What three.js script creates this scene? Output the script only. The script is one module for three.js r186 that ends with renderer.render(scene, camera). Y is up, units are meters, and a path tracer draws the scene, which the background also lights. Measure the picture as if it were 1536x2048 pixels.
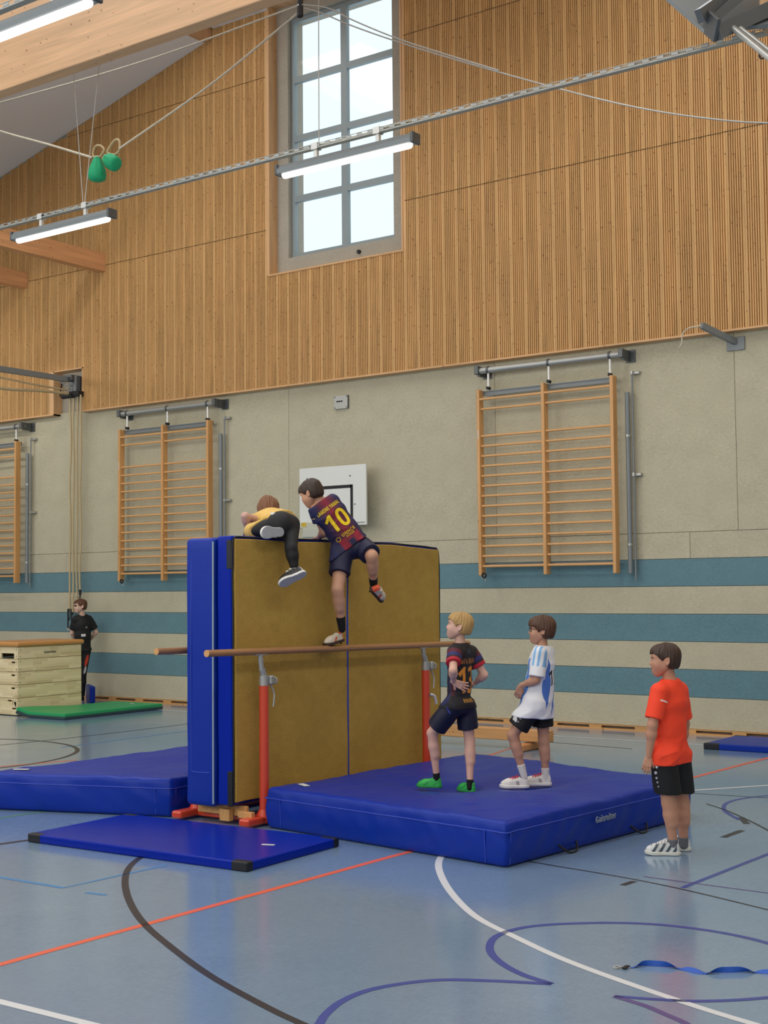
import * as THREE from 'three';
import { RectAreaLightUniformsLib } from 'three/addons/lights/RectAreaLightUniformsLib.js';
import { RoundedBoxGeometry } from 'three/addons/geometries/RoundedBoxGeometry.js';
import { mergeGeometries, mergeVertices } from 'three/addons/utils/BufferGeometryUtils.js';
import { ImprovedNoise } from 'three/addons/math/ImprovedNoise.js';
import { FontLoader } from 'three/addons/loaders/FontLoader.js';
import { TextGeometry } from 'three/addons/geometries/TextGeometry.js';

// ---------------------------------------------------------------- camera, sky, lights, exposure
const scene = new THREE.Scene();
const V = (x, y, z) => new THREE.Vector3(x, y, z);
const rad = d => d * Math.PI / 180;
const camera = new THREE.PerspectiveCamera(2 * Math.atan(1024 / 2700) * 180 / Math.PI, 1536 / 2048, 0.1, 100);
{
  const psi = rad(35.809), pitch = rad(3.314), roll = rad(-0.531);
  const fw = V(-Math.sin(psi) * Math.cos(pitch), Math.sin(pitch), -Math.cos(psi) * Math.cos(pitch));
  const rt = fw.clone().cross(V(0, 1, 0)).normalize(), up = rt.clone().cross(fw);
  const r2 = rt.clone().multiplyScalar(Math.cos(roll)).addScaledVector(up, Math.sin(roll));
  const u2 = up.clone().multiplyScalar(Math.cos(roll)).addScaledVector(rt, -Math.sin(roll));
  camera.position.set(0, 1.75, 15.287);
  camera.quaternion.setFromRotationMatrix(new THREE.Matrix4().makeBasis(r2, u2, fw.clone().negate()));
}
scene.background = new THREE.Color().setRGB(0.78, 0.92, 1.0);       // even overcast sky outside the window
scene.backgroundIntensity = 1.28;
RectAreaLightUniformsLib.init();
const renderer = new THREE.WebGLRenderer({ antialias: true });
renderer.toneMapping = THREE.LinearToneMapping;
renderer.toneMappingExposure = 0.94;
renderer.shadowMap.enabled = true;
const LAMP = 50, ROOFLIGHT = 5.0, SIDEWINDOW = 1.7;                                    // radiance of the tube lamps, the opal rooflights and the opal window band behind the camera
const lampColor = new THREE.Color().setRGB(1.0, 0.95, 0.87), dayColor = new THREE.Color().setRGB(0.95, 0.98, 1.0);

// ---------------------------------------------------------------- helpers
let seed = 20250611;
const rnd = () => { seed = (seed * 1664525 + 1013904223) >>> 0; return seed / 4294967296; };
const rr = (a, b) => a + (b - a) * rnd();
const noise3 = new ImprovedNoise();
const N3 = (x, y, z) => noise3.noise(x, y, z);
const used = new Map();
function numbered(n) { const k = used.get(n) || 0; used.set(n, k + 1); return k ? n + '_' + String(k).padStart(3, '0') : n; }
function tag(o, label, category, group, kind) {
  if (label) o.userData.label = label;
  if (category) o.userData.category = category;
  if (group) o.userData.group = group;
  if (kind) o.userData.kind = kind;
  return o;
}
function thing(name, label, category, pos = [0, 0, 0], turn = 0, group) {
  const g = new THREE.Group(); g.name = numbered(name); g.position.set(...pos); g.rotation.y = turn; scene.add(g);
  return tag(g, label, category, group);
}
function part(name, geo, mat, parent = scene, pos) {
  const m = new THREE.Mesh(Array.isArray(geo) ? merge(geo) : geo, mat);
  m.name = parent === scene ? numbered(name) : name; m.castShadow = m.receiveShadow = true;
  if (pos) m.position.set(...pos);
  parent.add(m); return m;
}
function structure(name, geo, mat, label) { const m = part(name, geo, mat); m.userData.kind = 'structure'; if (label) m.userData.label = label; return m; }
function copy(o, pos, label, group) {
  const c = o.clone(); c.name = numbered(o.name.replace(/_\d{3}$/, '')); c.userData = { ...o.userData };
  if (pos) c.position.set(...pos); if (label) c.userData.label = label; if (group) c.userData.group = group;
  scene.add(c); return c;
}
function merge(list) {
  const all = list.map(g => { let q = g.index ? g.toNonIndexed() : g; for (const k of Object.keys(q.attributes)) if (!['position', 'normal', 'uv'].includes(k)) q.deleteAttribute(k); if (!q.attributes.uv) q.setAttribute('uv', new THREE.BufferAttribute(new Float32Array(q.attributes.position.count * 2), 2)); return q; });
  return mergeGeometries(all);
}
// uv in metres, projected along the axis that each face points at; 'turn' lays the grain along the longest axis
function metric(geo, du = 0, dv = 0, swap = false) {
  const g = geo.index ? geo.toNonIndexed() : geo, p = g.attributes.position, n = g.attributes.normal, uv = new Float32Array(p.count * 2);
  for (let i = 0; i < p.count; i += 3) {
    let ax = 0, ay = 0, az = 0;
    for (let k = i; k < i + 3; k++) { ax += Math.abs(n.getX(k)); ay += Math.abs(n.getY(k)); az += Math.abs(n.getZ(k)); }
    for (let k = i; k < i + 3; k++) {
      let u, v; const x = p.getX(k), y = p.getY(k), z = p.getZ(k);
      if (az >= ax && az >= ay) { u = x; v = y; } else if (ax >= ay) { u = z; v = y; } else { u = x; v = z; }
      if (swap) [u, v] = [v, u];
      uv[2 * k] = u + du; uv[2 * k + 1] = v + dv;
    }
  }
  g.setAttribute('uv', new THREE.BufferAttribute(uv, 2)); return g;
}
const box = (w, h, d, x = 0, y = 0, z = 0) => new THREE.BoxGeometry(w, h, d).translate(x, y, z);
const span = (x0, x1, y0, y1, z0, z1) => box(x1 - x0, y1 - y0, z1 - z0, (x0 + x1) / 2, (y0 + y1) / 2, (z0 + z1) / 2);
const rbox = (w, h, d, r = .005, x = 0, y = 0, z = 0, s = 2) => new RoundedBoxGeometry(w, h, d, s, Math.min(r, w / 2.01, h / 2.01, d / 2.01)).translate(x, y, z);
function rod(a, b, r, seg = 10, r2 = r) {
  const d = b.clone().sub(a), l = d.length(), g = new THREE.CylinderGeometry(r2, r, l, seg);
  g.translate(0, l / 2, 0); g.applyQuaternion(new THREE.Quaternion().setFromUnitVectors(V(0, 1, 0), d.normalize())); g.translate(a.x, a.y, a.z); return g;
}
function tube(pts, r, n = 40, seg = 8, closed = false) { return new THREE.TubeGeometry(new THREE.CatmullRomCurve3(pts.map(p => p.isVector3 ? p : V(...p)), closed), n, r, seg, closed); }
// a box along any direction: from a to b, w wide and h high
function bar(a, b, w, h, upv = V(0, 1, 0)) {
  const d = b.clone().sub(a), l = d.length(); d.normalize(); const s = upv.clone().cross(d).normalize(), u = d.clone().cross(s);
  return new THREE.BoxGeometry(w, h, l).applyMatrix4(new THREE.Matrix4().makeBasis(s, u, d).setPosition(a.clone().add(b).multiplyScalar(.5)));
}
// ---------------------------------------------------------------- textures and materials
function dataTex(w, h, fn, srgb = true, rx = 1, ry = 1) {
  const d = new Uint8Array(w * h * 4);
  for (let y = 0; y < h; y++) for (let x = 0; x < w; x++) { const c = fn(x / w, y / h, x, y), i = (y * w + x) * 4; for (let k = 0; k < 3; k++) d[i + k] = Math.max(0, Math.min(255, c[k])); d[i + 3] = 255; }
  const t = new THREE.DataTexture(d, w, h); t.wrapS = t.wrapT = THREE.RepeatWrapping; t.magFilter = THREE.LinearFilter; t.minFilter = THREE.LinearMipmapLinearFilter; t.generateMipmaps = true;
  if (srgb) t.colorSpace = THREE.SRGBColorSpace; t.repeat.set(rx, ry); t.needsUpdate = true; return t;
}
// noise that repeats over the unit square
function tnoise(u, v, fx, fy, z) {
  const a = u, b = v, n = (x, y) => N3(x * fx, y * fy, z);
  return (n(a, b) * (1 - a) * (1 - b) + n(a - 1, b) * a * (1 - b) + n(a, b - 1) * (1 - a) * b + n(a - 1, b - 1) * a * b);
}
function spruce(w, h, mw, mh, base, grain, knots, s, kmax = .0065) {                 // texture mw x mh metres, grain along v
  seed = s; const K = [];
  for (let i = 0; i < knots; i++) K.push([rnd(), rnd(), rr(.0025, .0025 + kmax), rr(.35, .8)]);
  return dataTex(w, h, (u, v) => {
    let k = 0, warp = 0;
    for (const [a, b, r, st] of K) {
      let dx = Math.abs(u - a), dy = Math.abs(v - b); dx = Math.min(dx, 1 - dx) * mw; dy = Math.min(dy, 1 - dy) * mh;
      if (dx > .08 || dy > .08) continue;
      const q = Math.hypot(dx, dy * .8) / r; if (q < 1.5) k = Math.max(k, st * (1 - Math.max(0, q - .8) / .7)); warp += Math.exp(-q * q * .15) * .4;
    }
    const g = tnoise(u + warp * .01, v, 34 * mw, 1.3 * mh, 3.1) * .6 + tnoise(u + warp * .02, v, 120 * mw, 3 * mh, 7.7) * .5 + tnoise(u, v, 8 * mw, .8 * mh, 1.7) * .6;
    const t = 1 + g * grain;
    return [0, 1, 2].map(i => base[i] * t * (1 - k * [.45, .58, .68][i]));
  }, true, 1 / mw, 1 / mh);
}
const M = {};
const std = (o) => new THREE.MeshStandardMaterial(o);
const phy = (o) => new THREE.MeshPhysicalMaterial(o);
const plankTex = spruce(768, 1536, 1.2, 2.4, [210, 166, 108], .15, 190, 5, .0055);
const glulamTex = spruce(512, 1024, .6, 2.4, [216, 176, 134], .15, 26, 9);
M.plank = [[1, 1, 1], [.97, .955, .93], [1.0, .98, .95], [.95, .935, .91]].map(c => std({ map: plankTex, color: new THREE.Color().setRGB(...c), roughness: .62 }));
M.woodTrim = std({ map: glulamTex, color: new THREE.Color().setRGB(1, .94, .82), roughness: .5 });
M.glulam = std({ map: glulamTex, color: new THREE.Color().setRGB(.98, .94, .92), roughness: .45 });
M.joist = std({ map: glulamTex, color: new THREE.Color().setRGB(.93, .74, .60), roughness: .45 });
const feltTex = dataTex(512, 512, (u, v) => { const n = tnoise(u, v, 90, 90, 2.2) * 20 + tnoise(u, v, 30, 45, 5.2) * 12 + tnoise(u, v, 5, 5, 8.1) * 9; return [228 + n, 226 + n, 222 + n]; }, true, 1 / 1.2, 1 / 1.2);
const feltBump = dataTex(256, 256, (u, v) => { const n = 128 + tnoise(u, v, 70, 70, 12.2) * 90 + tnoise(u, v, 25, 25, 4) * 50; return [n, n, n]; }, false, 1 / .6, 1 / .6);
const felt = c => std({ map: feltTex, bumpMap: feltBump, bumpScale: .0015, color: new THREE.Color(c), roughness: .95 });
M.beige = felt('#d5d0b7'); M.beige2 = felt('#d2cdb5'); M.blueFelt = felt('#729aa8');
M.concrete = std({ map: feltTex, color: new THREE.Color('#b9b3a6'), roughness: .9 });
M.white = std({ color: new THREE.Color('#efefed'), roughness: .8 });
M.plaster = std({ color: new THREE.Color('#cfc8ba'), roughness: .9 });
M.alu = std({ color: new THREE.Color('#8f9a9c'), roughness: .5, metalness: .25 });
M.steel = std({ color: new THREE.Color('#b0b2ae'), roughness: .42, metalness: .6 });
M.darkSteel = std({ color: new THREE.Color('#64686a'), roughness: .45, metalness: .6 });
M.greyPaint = std({ color: new THREE.Color('#7f8688'), roughness: .5, metalness: .2 });
M.black = std({ color: new THREE.Color('#17171a'), roughness: .6 });
M.dark = std({ color: new THREE.Color('#1b120c'), roughness: .9 });
M.rod = std({ color: new THREE.Color('#e2e2de'), roughness: .35, metalness: .3 });
M.rope = std({ color: new THREE.Color('#bba983'), roughness: .95 });
M.cord = std({ color: new THREE.Color('#cfc8b4'), roughness: .9 });
M.wire = std({ color: new THREE.Color('#b9b9b4'), roughness: .5, metalness: .5 });
M.beech = std({ map: glulamTex, color: new THREE.Color().setRGB(.96, .80, .52), roughness: .4 });
M.rung = std({ map: glulamTex, color: new THREE.Color().setRGB(1, .88, .64), roughness: .4 });
M.glass = phy({ color: new THREE.Color(1, 1, 1), transmission: 1, thickness: 0, roughness: .08, ior: 1.5 });
const vinylBump = dataTex(256, 256, (u, v) => { const n = 128 + tnoise(u, v, 60, 60, 2.4) * 60 + tnoise(u, v, 6, 6, 9) * 40; return [n, n, n]; }, false, 2, 2);
M.vinyl = phy({ color: new THREE.Color('#062e98'), roughness: .38, bumpMap: vinylBump, bumpScale: .0005, specularIntensity: .5 });
M.vinylGloss = phy({ color: new THREE.Color('#04259a'), roughness: .26, bumpMap: vinylBump, bumpScale: .0002, specularIntensity: .25 });
M.vinylDark = phy({ color: new THREE.Color('#0b0d16'), roughness: .5 });
M.seam = std({ color: new THREE.Color('#2c45b4'), roughness: .5 });
M.piping = std({ color: new THREE.Color('#8fa3b4'), roughness: .5 });
const tanTex = dataTex(512, 512, (u, v) => { const n = tnoise(u, v, 110, 110, 1.2) * 26 + tnoise(u, v, 12, 12, 5.2) * 10 + tnoise(u, v, 3, 3, 8.1) * 12; return [178 + n, 145 + n * .9, 66 + n * .6]; }, true, 1, 1);
M.tan = std({ map: tanTex, bumpMap: feltBump, bumpScale: .0004, roughness: .95 });
M.green = phy({ color: new THREE.Color('#1f9f5c'), roughness: .45, clearcoat: .2, clearcoatRoughness: .4 });
M.greenEdge = phy({ color: new THREE.Color('#2a4448'), roughness: .6 });
M.red = phy({ color: new THREE.Color('#d2452a'), roughness: .32, clearcoat: .5, clearcoatRoughness: .2 });
const linoTex = dataTex(1024, 1024, (u, v) => { const s = tnoise(u, v, 160, 34, 3.3), t = tnoise(u, v, 40, 160, 6.4), c = tnoise(u, v, 4, 4, 1.4), e = tnoise(u, v, 20, 20, 2.4); let n = s * 9 + t * 6 + c * 4 + e * 3; if (s > .46) n -= 9; return [121 + n, 147 + n, 173 + n * .9]; }, true, 1 / 1.5, 1 / 1.5);
const linoRough = dataTex(512, 512, (u, v) => { const n = 42 + tnoise(u, v, 7, 7, 3.9) * 9 + tnoise(u, v, 40, 40, 1.1) * 4; return [n, n, n]; }, false, 1 / 2.5, 1 / 2.5);
M.lino = phy({ map: linoTex, roughness: 1, roughnessMap: linoRough, specularIntensity: 1, clearcoat: .35, clearcoatRoughness: .16 });
const paint = c => phy({ color: new THREE.Color(c), roughness: .36 });
M.line = { red: paint('#e4664a'), black: paint('#2c2b2f'), white: paint('#d6dade'), blue: paint('#3a4a94'), sky: paint('#4a86bd'), green: paint('#5c8f6c'), purple: paint('#5b4f86') };
M.paper = std({ color: new THREE.Color('#cfd0cc'), roughness: .7 });
// ---------------------------------------------------------------- the hall
const font = await new FontLoader().loadAsync('fonts/droid/droid_sans_bold.typeface.json');
const XL = -24, XR = 5, ZF = 19, TOP = 10.56;
// floor with its painted lines
const floor = structure('floor', metric(span(XL, XR, -.2, 0, -.05, ZF)), M.lino, 'blue grey linoleum sports floor with painted court lines');
function ribbon(pts, w, mat, straight = false) {
  const c = straight ? new THREE.CurvePath() : new THREE.CatmullRomCurve3(pts.map(p => V(p[0], 0, p[1])));
  if (straight) for (let i = 0; i + 1 < pts.length; i++) c.add(new THREE.LineCurve3(V(pts[i][0], 0, pts[i][1]), V(pts[i + 1][0], 0, pts[i + 1][1])));
  const P = straight ? pts.map(p => V(p[0], 0, p[1])) : c.getSpacedPoints(pts.length * 8), n = P.length - 1, pos = [], idx = [];
  for (let i = 0; i <= n; i++) {
    const a = P[Math.max(0, i - 1)], b = P[Math.min(n, i + 1)], t = b.clone().sub(a).normalize(), s = V(-t.z, 0, t.x).multiplyScalar(w / 2);
    pos.push(P[i].x + s.x, .0012, P[i].z + s.z, P[i].x - s.x, .0012, P[i].z - s.z);
    if (i) { const k = 2 * i; idx.push(k - 2, k, k - 1, k - 1, k, k + 1); }
  }
  const g = new THREE.BufferGeometry(); g.setAttribute('position', new THREE.Float32BufferAttribute(pos, 3)); g.setIndex(idx); g.computeVertexNormals();
  if (g.attributes.normal.getY(0) < 0) { g.setIndex(idx.map((v, i) => idx[i - i % 3 + [0, 2, 1][i % 3]])); g.computeVertexNormals(); }
  return part('court_line', g, mat, floor);
}
{
  const L = M.line;
  ribbon([[-5.33, 14], [-5.24, 7.97], [-5.0, 2.0], [-4.95, .9]], .05, L.red, true);
  const arc = (cx, cz, r, a0, a1, n = 14) => Array.from({ length: n + 1 }, (_, i) => { const a = rad(a0 + (a1 - a0) * i / n); return [cx + r * Math.cos(a), cz + r * Math.sin(a)]; });
  ribbon([[-6.95, 8.2], [-6.59, 8.95], [-6.41, 9.21], [-6.1, 9.53], [-5.67, 9.89], [-5.27, 10.17], [-4.83, 10.42], [-4.34, 10.67], [-3.9, 10.85], [-3.55, 10.97], [-2.8, 11.15]], .042, L.black);
  ribbon([[-5.1, 7.5], [-4.89, 7.94], [-4.61, 8.33], [-4.21, 8.78], [-3.87, 9.09], [-3.52, 9.31], [-3.12, 9.54], [-2.61, 9.76], [-2.06, 9.95], [-1.3, 10.1]], .045, L.white);
  ribbon([[-6.2, 11.5], [-3.4, 11.44]], .05, L.white, true);
  ribbon([[-8.6, 9.87], [-6.33, 9.81], [-6.29, 9.0]], .04, L.sky, true);
  ribbon([[-6.12, 9.82], [-5.97, 9.8]], .035, L.sky, true);
  ribbon([[-7.86, 9.4], [-7.7, 8.7], [-7.5, 7.9]], .05, L.black, true);
  ribbon([[-8.78, 9.2], [-8.62, 7.7]], .04, L.green, true);
  ribbon([[-3.43, 11.1], [-3.49, 10.93], [-3.54, 10.83], [-3.6, 10.62], [-3.59, 10.42], [-3.44, 10.16], [-3.23, 10.03], [-2.98, 9.92]], .04, L.blue);
  ribbon([[-2.98, 9.92], [-3.17, 9.86], [-3.38, 9.72], [-3.52, 9.56], [-3.61, 9.34], [-3.58, 9.11], [-3.4, 8.89], [-3.1, 8.7], [-2.76, 8.65], [-2.44, 8.72], [-2.1, 8.95]], .04, L.blue);
  ribbon([[-2.67, 9.93], [-2.53, 9.88], [-2.34, 9.79], [-2.12, 9.58], [-1.95, 9.3]], .035, L.blue);
  ribbon([[-2.67, 9.93], [-2.5, 9.98], [-2.38, 10.04], [-2.27, 10.1], [-2.05, 10.3]], .035, L.purple);
  ribbon([[-5.2, 7.5], [-4.36, 7.63], [-3.5, 7.77], [-2.68, 8.05], [-1.6, 8.5]], .018, L.black);
  ribbon([[-3.28, 7.8], [-3.22, 6.57], [-3.18, 5.5]], .035, L.blue, true);
  ribbon([[-3.6, 7.64], [-2.82, 7.66], [-1.8, 7.7]], .018, L.purple, true);
  ribbon([[-3.86, 5.4], [-4.02, 5.2], [-4.13, 5.03], [-4.24, 4.69], [-4.22, 4.4], [-4.1, 4.13], [-3.9, 3.8]], .035, L.blue);
  ribbon([[-4.36, 4.82], [-4.12, 5.03], [-3.7, 5.5], [-3.5, 5.75]], .02, L.black);
  ribbon([[-3.89, 5.30], [-3.75, 5.54]], .05, L.black, true);
  ribbon([[-3.69, 6.15], [-3.68, 5.82]], .05, L.black, true);
  ribbon([[-3.6, 7.93], [-3.59, 7.79]], .04, L.black, true);
  ribbon([[-4.9, 4.38], [-4.06, 4.26], [-3.0, 4.1]], .02, L.black, true);
  ribbon([[-4.78, 4.25], [-4.31, 3.57], [-3.4, 2.4]], .045, L.white, true);
  ribbon([[-9.6, 1.02], [-7.41, .98], [-4.2, .95]], .05, L.white, true);
  ribbon([[-15.2, .82], [-13.0, .86], [-9.6, 1.02]], .05, L.white, true);
  ribbon([[-13.0, 6], [-12.75, 4.4], [-12.7, 2.0], [-12.7, .6]], .03, L.black);
  ribbon([[-12.04, 4.9], [-12.08, 1.5]], .03, L.sky, true);
  ribbon([[-13.9, 4.85], [-13.39, 4.7], [-12.98, 4.6], [-12.46, 4.62], [-12.0, 4.77], [-11.62, 5.04], [-11.31, 5.48], [-11.16, 5.98], [-11.17, 6.45], [-11.4, 7.2]], .05, L.black);
  ribbon([[-11.5, 7.1], [-11.0, 5.6]], .04, L.red, true);
  ribbon([[-7.45, 3.4], [-7.95, .79]], .03, L.red, true);
  ribbon([[-9.4, 1.35], [-8.5, 1.5], [-6.5, 1.7]], .025, L.black, true);
}
// end wall: concrete behind, impact boards below, slatted timber above
const wallBack = structure('wall_back', metric(merge([span(XL, XR, -.1, 4.8, -.4, -.06), span(XL, -12.77, 4.8, 11, -.4, -.04), span(-10.835, XR, 4.8, 11, -.4, -.04), span(-12.77, -10.835, 4.8, 6.71, -.4, -.04), span(-12.77, -10.835, 10.38, 11, -.4, -.04)])), M.concrete, 'end wall of the hall');
{
  // felt covered impact boards
  const rows = [[.062, .44, 0], [.44, .77, 1], [.77, 1.10, 0], [1.10, 1.43, 1], [1.43, 1.763, 0], [1.763, 2.095, 1], [2.095, 2.415, 0], [2.415, 4.80, 0]];
  const cuts = [[-23.6, -18.95, -12.755, -9.2, -5.9, -1.5, 4.8], [-23.6, -17.62, -13.1, -8.4, -6.505, -1, 4.8], [-23.6, -20.4, -3.2, 4.8]];
  rows.forEach(([y0, y1, b], r) => {
    const cs = cuts[r === 7 ? 0 : r === 6 ? 1 : 2];
    for (let i = 0; i + 1 < cs.length; i++) {
      const g = metric(rbox(cs[i + 1] - cs[i] - .004, y1 - y0 - .004, .055, .004, (cs[i] + cs[i + 1]) / 2, (y0 + y1) / 2, -.028, 1), rnd(), rnd());
      part('impact_panel', g, b ? M.blueFelt : (i % 2 ? M.beige : M.beige2), wallBack);
    }
  });
  // slatted timber boards, each with its six grooves
  const W = .211, zf = .14, cache = new Map();
  function plankGeo(h, v) {
    const key = h.toFixed(2) + v; if (cache.has(key)) return cache.get(key);
    const pos = [], P = [], w = W - .003; let x = -w / 2;
    const GW = .0128, slat = (w - 6 * GW) / 7, lead = .016;
    const pts = [[x, -.030], [x, 0]];
    for (let i = 0; i < 7; i++) { const sw = slat + (i === 0 || i === 6 ? lead / 2.5 : -lead * .16); x += sw; pts.push([x, 0]); if (i < 6) { pts.push([x, -.026], [x + GW, -.026], [x + GW, 0]); x += GW; } }
    pts.push([x, -.030]);
    const uv = [], du = v * .37, dv = v * .53;
    for (let i = 0; i + 1 < pts.length; i++) {
      const [a, za] = pts[i], [b, zb] = pts[i + 1];
      for (const [px, py, pz] of [[a, 0, za], [b, 0, zb], [b, h, zb], [a, 0, za], [b, h, zb], [a, h, za]]) { pos.push(px, py, pz); uv.push(px + pz + du, py + dv); }
    }
    for (const y of [0, h]) { const s = y ? 1 : -1, q = [[-w / 2, 0], [w / 2, 0], [w / 2, -.030], [-w / 2, 0], [w / 2, -.030], [-w / 2, -.030]]; for (const [a, b] of (s > 0 ? q : q.slice().reverse())) { pos.push(a, y, b - .0261 * (b === 0)); uv.push(a, b); } }
    const g = new THREE.BufferGeometry(); g.setAttribute('position', new THREE.Float32BufferAttribute(pos, 3)); g.setAttribute('uv', new THREE.Float32BufferAttribute(uv, 2)); g.computeVertexNormals(); cache.set(key, g); return g;
  }
  const slope = x => x < -14.21 ? 10.343 + (x + 14.21) * .252 : TOP;
  const tiers = [[4.775, 7.135], [7.145, 9.479], [9.489, 12]];
  for (let c = 0; c < 84; c++) {
    const x = -20.55 + c * W; if (x > -3) break;
    for (let t = 0; t < 3; t++) {
      let [a, b] = tiers[t]; b = Math.min(b, slope(x + W / 2));
      const segs = [[a, b]];
      if (x > -13.0 - .1 && x < -10.565 + .1) { if (t === 0) segs[0][1] = Math.min(b, 6.455); else continue; }
      if (x > -17.9 && x < -16.98 && t === 0) segs[0][0] = 5.50;
      for (const [y0, y1] of segs) {
        if (y1 - y0 < .05) continue;
        const m = part('wood_plank', plankGeo(y1 - y0, c * 7 % 6), M.plank[(c * 5 + t * 3 + (c >> 2)) % 4], wallBack);
        m.position.set(x, y0, zf);
      }
    }
  }
}
// plain continuation of the timber lining past the boards that the hall's end shows
structure('wall_lining', metric(merge([span(XL, -20.66, 4.775, 8.5, .11, .14), span(-3, XR, 4.775, TOP, .11, .14)])), M.plank[0], 'timber lining of the end wall beyond the slatted boards');
// ledges and linings around the timber
const trimGeo = (a, swap) => metric(a, rnd(), rnd(), swap);
const T1 = structure('trim_1', trimGeo(merge([span(XL, -17.79, 4.752, 4.775, -.055, .155), span(-17.08, XR, 4.752, 4.775, -.055, .155)]), true), M.woodTrim, 'thin timber ledge under the slatted boards');
structure('trim_2', trimGeo(merge([span(-13.06, -13.01, 6.455, TOP, .116, .139), span(-10.555, -10.527, 6.455, TOP, .116, .139), span(-13.01, -12.985, 6.43, TOP, -.04, .15), span(-10.58, -10.555, 6.43, TOP, -.04, .15)])), M.woodTrim, 'upright timber lining beside the window');
structure('trim_3', trimGeo(span(-12.985, -10.58, 6.435, 6.46, -.04, .152), true), M.woodTrim, 'timber lining under the window');
structure('trim_4', trimGeo(merge([span(-17.912, -17.81, 4.775, 5.5, .116, .139), span(-17.81, -17.79, 4.752, 5.5, -.04, .15), span(-17.09, -17.07, 4.752, 5.5, -.04, .15)])), M.woodTrim, 'timber lining at the sides of the rope niche');
structure('trim_5', trimGeo(span(-17.81, -17.07, 5.48, 5.5, -.04, .15), true), M.woodTrim, 'timber lining over the rope niche');
// slotted baseboard
{
  const b = [span(XL, XR, 0, .022, -.05, .03), span(XL, XR, .052, .062, -.05, .03)];
  for (let x = XL; x < XR; x += .62) b.push(span(x, x + .17, .022, .052, -.05, .029));
  structure('baseboard_back', metric(merge(b), 0, 0, true), M.beech, 'slotted timber baseboard along the end wall');
}
// window
const win = new THREE.Group(); win.name = 'window_1'; win.userData = { kind: 'structure', label: 'tall grey window of eight frosted panes in the timber wall' }; scene.add(win);
{
  const zs = -.19, ze = -.12, x0 = -12.77, x1 = -10.835, ys = [6.705, 7.61, 8.53, 9.43, 10.385], xm = -11.771;
  const f = [span(x0, x0 + .062, 6.7, 10.39, zs, ze), span(x1 - .062, x1, 6.7, 10.39, zs, ze), span(xm - .055, xm + .055, 6.7, 10.39, zs, ze)];
  const rail = (y, h) => f.push(span(x0 + .062, xm - .055, y - h / 2, y + h / 2, zs, ze - .002), span(xm + .055, x1 - .062, y - h / 2, y + h / 2, zs, ze - .002));
  rail(6.74, .08); rail(10.35, .08); for (const y of [7.61, 8.53, 9.43]) rail(y, .092);
  part('frame', f, M.alu, win);
  for (let r = 0; r < 4; r++) for (const [a, b] of [[x0 + .06, xm - .05], [xm + .05, x1 - .06]]) {
    const p = part('pane', new THREE.PlaneGeometry(b - a, ys[r + 1] - ys[r] - .08), M.glass, win, [(a + b) / 2, (ys[r] + ys[r + 1]) / 2, -.16]); p.castShadow = false;
  }
  part('cable_gland', new THREE.CylinderGeometry(.03, .03, .04, 14).rotateX(Math.PI / 2), M.black, win, [-11.45, 6.6, -.03]);
}
// remaining shell of the hall
structure('wall_left', metric(span(XL - .3, XL, -.2, 11, -.4, ZF)), M.plaster);
structure('wall_right', metric(span(XR, XR + .3, -.2, 11, -.4, ZF)), M.plaster);
structure('wall_front', metric(merge([span(XL - .3, XR + .3, -.2, 3.2, ZF, ZF + .3), span(XL - .3, XR + .3, 7.0, 11, ZF, ZF + .3), span(XL - .3, -22, 3.2, 7, ZF, ZF + .3), span(3.5, XR + .3, 3.2, 7, ZF, ZF + .3), span(-13.7, -13.3, 3.2, 7, ZF, ZF + .3), span(-5.2, -4.8, 3.2, 7, ZF, ZF + .3)])), M.plaster);
[[-22, -13.7], [-13.3, -5.2], [-4.8, 3.5]].forEach(([a, b], i) => {
  const w = new THREE.Group(); w.name = 'window_' + (i + 5); w.userData = { kind: 'structure', label: 'opal window band in the long wall behind the camera' }; w.position.set((a + b) / 2, 5.1, ZF + .12); scene.add(w);
  part('pane', new THREE.BoxGeometry(b - a, 3.8, .03), std({ color: 0xffffff, emissive: dayColor, emissiveIntensity: 1.0, roughness: .6 }), w).castShadow = false;
  const l = new THREE.RectAreaLight(dayColor, SIDEWINDOW, b - a - .05, 3.75); l.position.set(0, 0, -.03); l.castShadow = true; w.add(l);
});
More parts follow.
